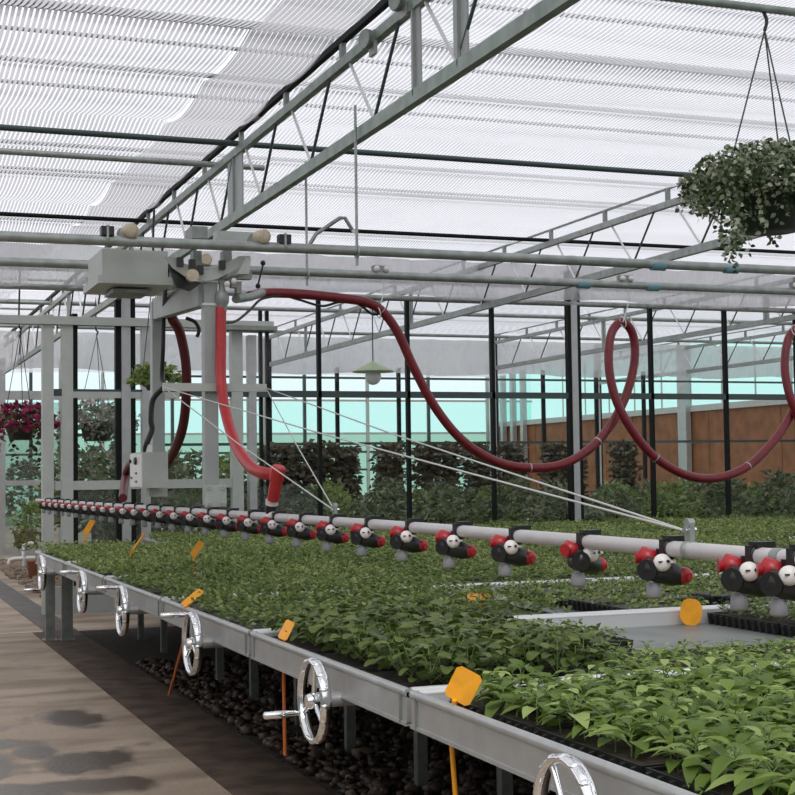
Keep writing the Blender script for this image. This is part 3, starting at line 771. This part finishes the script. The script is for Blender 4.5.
q = tp(212, 277, 8.0); MB().lathe([(.03, 0), (.035, .01), (.035, .05)], q + Vector((-.12, 0, .0)), (0, -1, 0), 14).obj('guide_roller', BEIGE, tr)
for u, v in ((180, 262), (192, 264), (222, 265), (200, 270)): MB().box(tp(u, v, 8.04), (.035, .03, .05)).obj('clamp_bolt', BLACK, tr)
for u in (196, 226): MB().box(tp(u, 260, 8.3), (.05, .08, .1)).obj('motor_part', STEELD, tr)
# drive unit above the rail
MB().box(tp(196, 235, 8.2), (.09, .2, .07)).obj('drive_unit', STEELD, tr)
MB().box(tp(240, 238, 8.3), (.3, .1, .06)).obj('bracket', GREYL, tr)
# uprights
n0, n1 = tp(209, 282, 8.17), tp(211, 505, 8.17)
f0, f1 = tp(157, 302, 9.6), tp(157, 492, 9.6)
UPN = MB().box(((n0.x + n1.x) / 2, n0.y, (n0.z + n1.z) / 2), (.078, .078, n0.z - n1.z)).obj('upright', GREYP, tr)
for v in (282, 305): MB().box((n0.x, n0.y, tp(209, v, 8.17).z), (.09, .09, .014)).obj('collar', WHITEST, UPN)
MB().box((f0.x, f0.y, (f0.z + f1.z) / 2), (.08, .08, f0.z - f1.z)).obj('upright', GREYP, tr)
MB().beam((n0.x - .03, n0.y, n0.z - .07), (f0.x, f0.y - .0, f0.z - .05), .07, .14).obj('side_arm', GREYP, tr)
MB().beam((n0.x - .12, n0.y + .15, n0.z + .0), (f0.x - .05, f0.y - .2, f0.z + .06), .04, .04).obj('side_rail', STEELD, tr)
# bolted foot plate
pl = MB().box((n1.x + .015, n1.y - .05, tp(214, 496, 8.12).z), (.125, .012, .125)).obj('foot_plate', GREYL, tr)
for dx in (-.04, .04):
    for dz in (-.045, .045): MB().lathe([(.011, 0), (.011, .012)], (n1.x + .015 + dx, n1.y - .056, tp(214, 496, 8.12).z + dz), (0, -1, 0), 8).obj('bolt', CHROME, pl)
MB().box((f1.x, f1.y - .0, f1.z + .02), (.12, .1, .1)).obj('foot_plate', GREYL, tr)
# crossbar
xa, xb = tp(163, 387, 8.1), tp(266, 388, 8.1)
MB().beam(xa, xb, .035, .045).obj('crossbar', GREYL, tr)
# control box with dials
q = tp(152, 470, 9.45)
cb = MB().box((q.x + .0, q.y + .1, q.z), (.165, .42, .23)).obj('control_box', GREYL, tr)
fx = q.x - .083
MB().box((fx - .002, q.y + .1, q.z), (.006, .40, .215)).obj('control_panel', WHITE, cb)
for dy, dz, r in ((-.02, .06, .028), (.16, .06, .014)): MB().lathe([(r, 0), (r * .8, .02)], (fx, q.y + .1 + dy, q.z + dz), (-1, 0, 0), 12).obj('dial', BLACK, cb)
for dy, dz in ((-.02, -.02), (-.02, -.075), (.14, -.05)): MB().box((fx - .006, q.y + .1 + dy, q.z + dz), (.008, .05, .014)).obj('switch', BLACK, cb)
MB().lathe([(.02, 0), (.02, .05)], (q.x - .02, q.y, q.z + .115), (0, 0, 1), 10).obj('cable_gland', WHITE, cb)
# valve block feeding the hoses
vb = MB().lathe([(.028, -.03), (.028, 0), (.040, .02), (.042, .05), (.036, .075), (.018, .09), (.018, .15)], tp(222, 306, 8.12), (0, 0, 1), 16).obj('valve', STEELD, tr)
MB().tube([tp(236, 299, 8.2), tp(250, 297, 8.6), tp(262, 293, 9.2)], .026, 10).obj('outlet_pipe', STEELD, tr)
for u, v in ((215, 275), (224, 273), (233, 282), (238, 288)): MB().box(tp(u, v, 8.15), (.03, .05, .07)).obj('fitting', STEELD, tr)
for u, v in ((227, 284), (234, 281)): MB().ball(tp(u, v, 8.06), .018, 10).obj('cap', WHITE, tr)
MB().tube([tp(258, 285, 8.3), tp(263, 265, 8.3)], .006, 6).ball(tp(258, 286, 8.3), .017, 8).ball(tp(263, 263, 8.3), .017, 8).obj('lever', BLACK, tr)
# rail stops either side
for u, v in ((107, 233), (284, 238)):
    q = onY(u, v, NY); t = empty('rail_stop', (q.x, NY, NZ + .03), 'small black stop clamped on the near rail, %s' % ('left of the trolley cabinet' if u < 200 else 'right of the trolley roller'), 'rail stop')
    MB().box((0, 0, .03), (.07, .06, .05)).obj('stop_block', BLACK, t); MB().tube([(0, -.03, -.02), (0, -.03, .06)], .008, 6).obj('bolt', STEEL, t)
# black control cables
def cable(name, pts, r, m, lab, cat, nseg=6):
    pts = smooth_path(pts, nseg); o = pts[0].copy()
    t = MB().tube([q - o for q in pts], r, 8).obj(name, m); t.location = o; tag(t, lab, cat); return t
cable('control_cable', [onY(172, 262, 8.4), onY(167, 275, 8.5), onY(164, 310, 9.3), onY(163, 350, 9.4), onY(162, 378, 9.45), onY(166, 388, 9.3)], .014, CABLE, 'black cable running down beside the rear trolley upright', 'cable')
cable('control_cable', [onY(163, 388, 9.4), onY(153, 400, 9.45), onY(151, 420, 9.45), onY(152, 430, 9.45), onY(146, 446, 9.45), onY(146, 456, 9.5)], .018, CABLE, 'twisted black cable entering the control box from above', 'cable')
cable('control_cable', [onY(186, 318, 9.0), onY(195, 322, 9.0), onY(199, 330, 9.0), onY(197, 337, 9.0)], .012, CABLE, 'short curled black cable end hanging under the trolley side arm', 'cable')
cable('control_cable', [onY(222, 323, 8.3), onY(236, 321, 8.5), onY(250, 310, 8.8), onY(262, 299, 9.3), onY(283, 296, 9.4), onY(300, 300, 9.4), onY(322, 306, 9.4), onY(340, 302, 9.4), onY(358, 304, 9.4), onY(372, 314, 9.4), onY(382, 313, 9.4)], .0085, CABLE, 'thin black cable slung under the red hose beside the trolley', 'cable')
for q in (('pipe_stub', (240, 262), (250, 272)),): pass

# ------------------------------------------------------------------ hoses
hp = [(250, 296), (265, 293), (300, 294), (340, 298), (365, 302), (382, 311), (398, 333), (414, 368), (435, 407), (462, 440), (495, 461), (530, 468), (566, 463), (598, 441), (622, 405), (634, 365), (633, 335), (622, 322), (611, 335), (609, 368), (617, 402), (634, 433), (656, 458), (686, 475), (716, 478), (748, 466), (776, 438), (793, 410), (806, 372), (806, 345), (797, 330), (788, 340), (785, 370), (793, 405)]
pts = []
for k, (u, v) in enumerate(hp):
    off = 0 if k < 12 else .10 * math.sin((k - 12) / 22 * 2 * PI * 1.6)
    pts.append(onY(u, v, FY - (.3 if k == 0 else 0) + off))
pts.append(onY(812, 440, FY)); pts.append(onY(850, 470, FY)); pts.append(onY(890, 440, FY))
sp = smooth_path(pts, 7); o = sp[0].copy()
th = MB().tube([q - o for q in sp], .033, 12).obj('water_hose', HOSE); th.location = o
tag(th, 'maroon rubber water hose hanging in big loops from the far rail', 'hose')
for idx in (5, 11, 13, 22, 25):
    a = sp[idx * 7]; bq = sp[idx * 7 + 1]
    MB().tube([a - o - (bq - a) * .1, a - o + (bq - a) * .1], .0342, 12).obj('hose_tie', ALU, th)
for (u, v0, v1, lab) in ((380, 271, 312, 'first hose hanger on the far rail, nearest the trolley'), (625, 284, 322, 'second hose hanger on the far rail, above the full hose loop'), (797, 291, 330, 'third hose hanger on the far rail, at the cut-off loop')):
    a = onY(u, v0, FY); e = onY(u - 2, v1, FY)
    t = empty('hose_hanger', (a.x, FY, FZR + .04), lab, 'hose hanger', 'hangers sliding on the far rail')
    MB().box((0, 0, .01), (.11, .05, .05)).obj('runner', STEELD, t)
    for s in (-1, 1): MB().ball((s * .035, -.03, .01), .022, 10).obj('runner_wheel', WHITE, t)
    zz = e.z - FZR - .04
    MB().tube([(.02, 0, -.02), (.03, 0, zz * .5), (e.x - a.x, 0, zz)], .005, 6).obj('hook', WHITEST, t)
    MB().torus((e.x - a.x, 0, zz), (1, 0, .3), .040, .004, 16, 6).obj('hose_clip', WHITE, t)
# bright red feed hose to the boom
cable('feed_hose', [onY(221, 308, 8.12), onY(221, 340, 8.1), onY(221, 380, 8.05), onY(226, 415, 7.9), onY(236, 445, 7.6), onY(250, 466, 7.2), onY(263, 473, 7.0), onY(274, 474, 6.92)], 0.031, HOSER, 'bright red feed hose curving from the trolley valve to the boom', 'hose')
el = cable('hose_elbow', [onX(279, 466, 1.96), onX(277, 476, 1.955), onX(273, 500, 1.95)], [.028] + [.036] * 4 + [.036] * 3 + [.030] * 5, HOSER, 'red elbow hose standing on the boom inlet', 'hose')
oo = el.location
p1 = onX(272, 500, 1.95); p2 = onX(271, 513, 1.95)
MB().tube([p1 - oo, p1 - oo + (p2 - p1) * .35], .032, 12).obj('hose_clamp', WHITEST, el); MB().tube([p1 - oo + (p2 - p1) * .35, p2 - oo], .028, 12).obj('spigot', BLACK, el)
cable('feed_hose', [onY(172, 318, 9.3), onY(180, 333, 9.4), onY(186, 365, 9.5), onY(186, 400, 9.6), onY(182, 430, 9.8), onY(172, 455, 10.1), onY(160, 470, 10.6), onY(140, 462, 11.2), onY(130, 465, 11.7), onY(125, 480, 11.8), onX(123, 498, 1.95)], .034, HOSED, 'dark maroon feed hose passing behind the control box to the boom', 'hose')

# ------------------------------------------------------------------ spray boom
YB0, YB1 = 2.35, onX(37, 501, TXX)[1]
ZB = lambda y: 1.297 - max(0, y - 5) * .0045
bm = empty('spray_boom', (TXX, YB0, ZB(YB0)), 'long grey spray boom pipe with rows of nozzles hanging over the benches', 'spray boom')
O = Vector((TXX, YB0, ZB(YB0)))
bp = [Vector((TXX, y, ZB(y))) - O for y in np.linspace(YB0, YB1, 24)]
MB().tube(bp, .0205, 16).obj('pipe', PVC, bm)
yk0 = onX(664, 549, TXX)[1]
ys = [yk0 - .375, yk0 - .53] + [yk0 + .445 * k for k in range(0, 28)]
MB().tube([Vector((0, ys[0] - .13 - YB0, 0)), Vector((0, ys[0] - .10 - YB0, 0))], .0225, 14).obj('pipe_joint', STEELD, bm)
Rr, Ff = Vector((.92, -.4, 0)), Vector((-.4, -.92, 0)); Zz = Vector((0, 0, 1))
def V3(r, f, z): return Rr * r + Ff * f + Zz * z
def nozzle_meshes():
    d = {}
    d['nozzle'] = MB().lathe([(.0, -.05), (.027, -.048), (.030, -.03), (.030, .03), (.024, .045), (.018, .06)], V3(-.008, .022, -.058), Rr * .93 - Zz * .25, 16).lathe([(.027, 0), (.027, .03)], V3(-.034, .02, -.052), -Rr * .55 + Ff * .8, 16).lathe([(.016, 0), (.018, .05)], V3(-.004, .008, -.05), Zz, 10).mesh('nozzle', BLACK)
    d['pipe_clamp'] = MB().lathe([(.0235, -.011), (.026, -.009), (.026, .009), (.0235, .011)], (0, 0, 0), (0, 1, 0), 16).box((.012, -.002, .026), (.05, .035, .014)).box((-.012, 0, -.0), (.03, .018, .05)).mesh('pipe_clamp', BLACK)
    d['white_cap'] = MB().dome(V3(-.012, .050, -.033), Ff + Zz * .12 - Rr * .05, .0225, .8, 18).box(V3(.012, .062, -.030), (.016, .008, .006)).mesh('white_cap', WHITE)
    d['slot'] = MB().box(V3(-.018, .0665, -.030), (.012, .004, .0035)).lathe([(.0042, 0), (.0042, .006)], V3(.0, .0615, -.029), Ff, 8).mesh('slot', BLACK)
    d['red_cap'] = MB().dome(V3(.047, .030, -.068), Rr * .55 + Ff * .8 - Zz * .15, .0215, .7, 16).lathe([(.009, 0), (.010, .017)], V3(.047, .032, -.069), Rr * .55 + Ff * .8, 8).mesh('red_cap', RED)
    d['red_collar'] = MB().lathe([(.012, -.022), (.022, -.02), (.024, .0), (.022, .018), (.014, .022)], V3(-.043, .0, -.022), Rr * .8 - Zz * .35 + Ff * .3, 12).lathe([(.012, 0), (.018, .015)], V3(-.058, .004, -.022), -Rr, 10).mesh('red_collar', RED)
    d['spray_tip'] = MB().lathe([(.016, .005), (.019, -.008), (.021, -.03), (.017, -.033), (.008, -.036)], V3(-.030, .014, -.090), Zz, 16).mesh('spray_tip', TIPG)
    return d
NM = nozzle_meshes()
for k, y in enumerate(ys):
    n = inst('nozzle', NM['nozzle'], bm, Vector((TXX, y, ZB(y))) - O, rz=(.75 if k == 3 else rnd(-.06, .06)))
    for nm in ('pipe_clamp', 'white_cap', 'slot', 'red_cap', 'red_collar', 'spray_tip'): inst(nm, NM[nm], n, (-.03 * math.sin(n.rotation_euler.z), -.03 * math.cos(n.rotation_euler.z), 0) if nm == 'pipe_clamp' else (0, 0, 0), rz=(-n.rotation_euler.z if nm == 'pipe_clamp' else 0))
brk = []
for u in (690, 335):
    y = onX(u, 547 if u > 400 else 520, TXX)[1]; brk.append(Vector((TXX, y, ZB(y) + .045)))
    b = MB().lathe([(.0215, -.012), (.024, -.01), (.024, .01), (.0215, .012)], Vector((TXX, y, ZB(y))) - O, (0, 1, 0), 16).box(Vector((TXX, y, ZB(y) + .042)) - O, (.014, .026, .05)).lathe([(.013, -.009), (.013, .009)], Vector((TXX, y, ZB(y) + .066)) - O, (1, 0, 0), 12).obj('cable_bracket', STEEL, bm)
    MB().lathe([(.007, -.02), (.007, .02)], Vector((TXX, y, ZB(y) + .05)) - O, (1, .3, 0), 8).obj('bolt', CHROME, b)
MB().lathe([(.0, -.04), (.026, -.038), (.026, .038), (.0, .04)], Vector((TXX, onX(271, 516, TXX)[1], ZB(6.6))) - O, (0, 1, 0), 14).lathe([(.022, 0), (.022, .05)], Vector((TXX, onX(271, 516, TXX)[1], ZB(6.6))) - O, (0, 0, 1), 12).obj('inlet_tee', WHITEST, bm)
# stay cables
for (a, e, l) in ((xa + T, brk[0], 'thin stay cable from crossbar left end to the near boom bracket'), (xb + T, brk[0], 'thin stay cable from crossbar right end to the near boom bracket'),
                  (xa + T, brk[1], 'thin stay cable from crossbar left end to the middle boom bracket'), (xb + T, brk[1], 'thin stay cable from crossbar right end to the middle boom bracket')):
    d = e - a; t = MB().tube([Vector((0, 0, 0)), d * .5 - Zz * .012, d], .0032, 6).obj('stay_cable', WIRE); t.location = a
    tag(t, l, 'cable', 'stay cables of the boom')

# ------------------------------------------------------------------ hanging baskets
def basket(loc, R, top_z, label, leafm, n, trail, seed, flowers=None, nf=0, L=(.03, .05), pot=True):
    random.seed(seed); t = empty('hanging_basket', loc, label, 'hanging basket')
    if pot:
        MB().lathe([(.0, -R * .48), (R * .32, -R * .48), (R * .45, 0), (R * .47, 0), (R * .47, .015), (R * .42, .015)], (0, 0, 0), (0, 0, 1), 18).obj('pot', POT, t)
    b = MB()
    for k in range(n):
        d = rdir(-.32, 1); q = Vector((d.x * R, d.y * R, d.z * R * .55)) * rnd(.6, 1.02)
        b.leaf(q, rdir(-.8, .5), rdir(.1, 1), rnd(*L), rnd(*L) * .7, .3, .2)
    for k in range(trail):
        a = rnd(0, 6.28); x, y = math.cos(a) * R * rnd(.55, 1), math.sin(a) * R * rnd(.55, 1); z = rnd(0, .1); ln = rnd(.3, 1.15) * R * 1.3
        s = 0
        while s < ln:
            q = Vector((x + rnd(-.03, .03), y + rnd(-.03, .03), z - s)); b.leaf(q, rdir(-.9, .2), rdir(0, 1), rnd(*L), rnd(*L) * .7, .3, .2); s += .022
    b.obj('foliage', leafm, t, kind='stuff')
    if flowers:
        b = MB()
        for k in range(nf):
            d = rdir(-.4, 1); q = Vector((d.x * R, d.y * R, d.z * R * .6)) * rnd(.85, 1.08)
            for e in range(4): b.leaf2(q, rdir(-.3, .9), rdir(0, 1), .07, .06, .3)
        b.obj('flowers', flowers, t, kind='stuff')
    zt = top_z - loc[2]; hk = min(zt - .1, 1.1)
    for k in range(3):
        a = k * 2 * PI / 3 + .6
        MB().tube([(math.cos(a) * R * .5, math.sin(a) * R * .5, .02), (0, 0, hk)], .005, 5).obj('wire', CORD, t)
    MB().tube(smooth_path([(0, 0, hk), (.015, 0, hk + .06), (-.012, 0, hk + .12), (.0, 0, zt)], 4), .011, 6).obj('hook', BLACK, t)
    return t
pb = onY(769, 190, 6.8)
basket((pb.x, 6.8, pb.z), .49, CZ - .05, 'big hanging basket of variegated trailing ivy hung from a purlin', LEAF_V, 5200, 0, 5, L=(.022, .040))
# trailing strands of the big basket grouped in tails, placed about the pot
random.seed(77); tl = MB()
bt = [o_ for o_ in bpy.data.objects if o_.name == 'hanging_basket'][0]
for ang, rad, ln, cnt in ((3.7, .42, .50, 9), (3.5, .38, .52, 9), (3.95, .36, .34, 7), (3.2, .44, .24, 9), (2.8, .46, .15, 6), (4.5, .22, .26, 4), (5.0, .25, .36, 5), (5.4, .3, .36, 5), (4.9, .15, .2, 4), (0.2, .3, .35, 6), (1.5, .3, .3, 6), (2.3, .3, .2, 6), (.9, .3, .3, 5)):
    for c in range(cnt):
        x, y = math.cos(ang) * rad + rnd(-.04, .04), math.sin(ang) * rad + rnd(-.04, .04); s = -.05; l2 = ln * rnd(.65, 1)
        while s < l2:
            q = Vector((x + rnd(-.02, .02) + .02 * math.sin(s * 14 + c), y + rnd(-.02, .02), .02 - s)); tl.leaf(q, rdir(-.9, .1), rdir(0, 1), rnd(.024, .038), rnd(.018, .030), .3, .2); s += .024
tl.obj('trailing_vines', LEAF_V, bt, kind='stuff')
pb = onY(155, 378, 13.5); basket((pb.x, 13.5, pb.z), .24, CZ - .1, 'small leafy hanging basket just behind the rear trolley upright', LEAF_D, 260, 0, 6, L=(.06, .10), pot=True)
pb = onY(20, 424, 18.0); basket((pb.x, 18.0, pb.z), .40, CZ - .1, 'hanging basket of fuchsia pink flowers behind the left door pane', LEAF_F, 300, 10, 7, FLOWER, 130, L=(.05, .09))
pb = onY(97, 422, 18.6); basket((pb.x, 18.6, pb.z), .50, CZ - .1, 'pale greyish trailing hanging basket behind the second door pane', LEAF_P, 700, 30, 8, FLOWER2, 40, L=(.05, .09))

# ------------------------------------------------------------------ shrubs and plant towers beyond the partition
def bushmesh(seed, m, n, rx, ry, h, L0, L1, z0=.0):
    random.seed(seed); b = MB()
    for k in range(n):
        d = rdir(-.6, 1); q = Vector((d.x * rx, d.y * ry, z0 + h * .5 + d.z * h * .5)) * 1; q = Vector((q.x * rnd(.6, 1.05), q.y * rnd(.6, 1.05), q.z + rnd(-.06, .06)))
        b.leaf2(q, rdir(-.4, .9), rdir(0, 1), rnd(L0, L1), rnd(L0, L1) * .45, .3)
    return b.mesh('foliage', m)
BUSH = [bushmesh(90 + i, LEAF_E, 560, .40, .36, .9, .07, .15, .35) for i in range(3)] + [bushmesh(95, LEAF_D, 480, .42, .36, .9, .07, .14, .35)]
potm = MB().lathe([(.0, 0), (.17, 0), (.24, .36), (.25, .36), (.25, .40), (.22, .40)], (0, 0, 0), (0, 0, 1), 16).mesh('pot', TERRA)
stemm = MB().tube([(0, 0, .3), (.02, 0, .9)], .025, 6).mesh('stem', BARK)
def shrub(x, y, i, label, sc=1., group='potted shrubs behind the glazed partition'):
    t = empty('potted_shrub', (x, y, 0), label, 'shrub', group)
    inst('pot', potm, t); inst('stem', stemm, t); inst('foliage', BUSH[i % 4], t, (0, 0, 0), rnd(0, 6), (sc, sc, sc * rnd(.95, 1.1)), kind='stuff')
random.seed(123)
for r, (yy, x0, x1) in enumerate(((17.2, 4.4, 13.6), (18.15, 3.3, 14.6), (19.2, 3.6, 15.2), (22.6, 3.9, 17))):
    k = 0; x = x0
    while x < x1:
        shrub(x, yy + rnd(-.15, .15), random.randint(0, 3), 'bushy potted shrub behind the partition, %s from the left in the %s row' % (ORD[k], ('front', 'second', 'third', 'rear')[r]), rnd(.9, 1.08) * (1 if r < 1 else .97)); k += 1; x += rnd(.80, .92)
def towermesh(seed, w, h):
    random.seed(seed); b = MB()
    for k in range(int(2600 * w) + 300):
        q = Vector((rnd(-w / 2, w / 2), rnd(-.22, .22), rnd(0, h))); b.leaf2(q, rdir(-.5, .6), rdir(-.3, 1), rnd(.08, .15), rnd(.05, .09), .3)
    return b.mesh('foliage', LEAF_F)
tw = [(262, 300, 446), (303, 334, 443), (338, 356, 447), (377, 402, 444), (416, 457, 444), (466, 487, 446), (501, 521, 445), (545, 566, 444), (572, 580, 446), (614, 633, 444)]
for i, (u0, u1, v) in enumerate(tw):
    a = onY(u0, v, 24.); e = onY(u1, v, 24.); w = e.x - a.x
    t = empty('plant_tower', ((a.x + e.x) / 2, 24., 0), 'rectangular column of dark red-green foliage beyond the partition, %s from the left' % ORD[i], 'plant column', 'foliage columns in the far bay')
    MB().box((0, 0, a.z / 2), (.05, .05, a.z - .05)).obj('support_post', STEELD, t)
    for zz in (.7, 1.3, 1.8): MB().box((0, 0, zz), (w * .9, .3, .04)).obj('shelf', STEELD, t)
    q = inst('foliage', towermesh(200 + i, w, a.z - .6), t, (0, 0, .6), kind='stuff')

# taller planting bank seen through the door panes
for i, (u, v, m) in enumerate(((25, 452, 0), (92, 460, 2), (165, 455, 1), (240, 462, 3), (70, 455, 1), (128, 455, 0), (200, 455, 2), (110, 455, 3), (165, 455, 0))):
    Y_ = 31. if u < 60 else (21., 21., 21., 21., 23.6, 23.6, 23.6, 26.8, 26.8)[i]; q = onY(u, v, Y_); shrub(q.x, Y_, m, 'tall dark shrub seen through the door panes, %s from the left' % ORD[i], 1.35, 'tall shrubs behind the doors')

# white pipes beyond the bench row
q = onZ(26, 560, 0)
t = empty('water_pipe', (2.55, 24.6, 0), 'bent white water pipe standing by the gravel beyond the last bench', 'pipe')
q0, q1, q2, q3 = onY(24, 563, 24.6), onY(24, 545, 24.6), onY(30, 543, 24.6), onY(36, 545, 24.6)
o = Vector((2.55, 24.6, 0))
MB().tube([Vector((q0.x, 24.6, 0)) - o, q1 - o, q2 - o, q3 - o], .035, 8).obj('riser', WHITEST, t)
MB().tube([onY(9, 564, 24.6) - o, onY(10, 560, 24.6) - o, onY(14, 559, 24.6) - o, onY(36, 558, 24.6) - o], .035, 8).obj('branch', WHITEST, t)
q = onY(34, 552, 22.)
t = empty('flower_pot', (q.x, 22., 0), 'small reddish brown pot with dark plant beyond the far bench corner', 'flower pot')
inst('pot', potm, t, sc=(.42, .42, .7)); inst('foliage', BUSH[3], t, (0, 0, -.02), 0, (.7, .7, .9), kind='stuff')

# ------------------------------------------------------------------ light
w = bpy.data.worlds.new('sky'); SC.world = w; w.use_nodes = True; nt = w.node_tree
bg = nt.nodes['Background']; bg.inputs['Color'].default_value = (.95, .97, 1.0, 1); bg.inputs['Strength'].default_value = 1.15
sun = bpy.data.lights.new('sun', 'SUN'); sun.energy = 1.2; sun.angle = math.radians(25); sun.color = (1, .97, .92)
so = bpy.data.objects.new('sun', sun); COL.objects.link(so); so.rotation_euler = (math.radians(38), math.radians(-18), 0)

SC.view_settings.view_transform = 'Standard'; SC.view_settings.look = 'None'
SC.view_settings.exposure = 0.; SC.view_settings.gamma = 1.; SC.view_settings.use_curve_mapping = False
SC.cycles.max_bounces = 10; SC.cycles.transparent_max_bounces = 24; SC.cycles.diffuse_bounces = 5; SC.cycles.transmission_bounces = 8
SC.cycles.use_denoising = True; SC.cycles.sample_clamp_indirect = 6
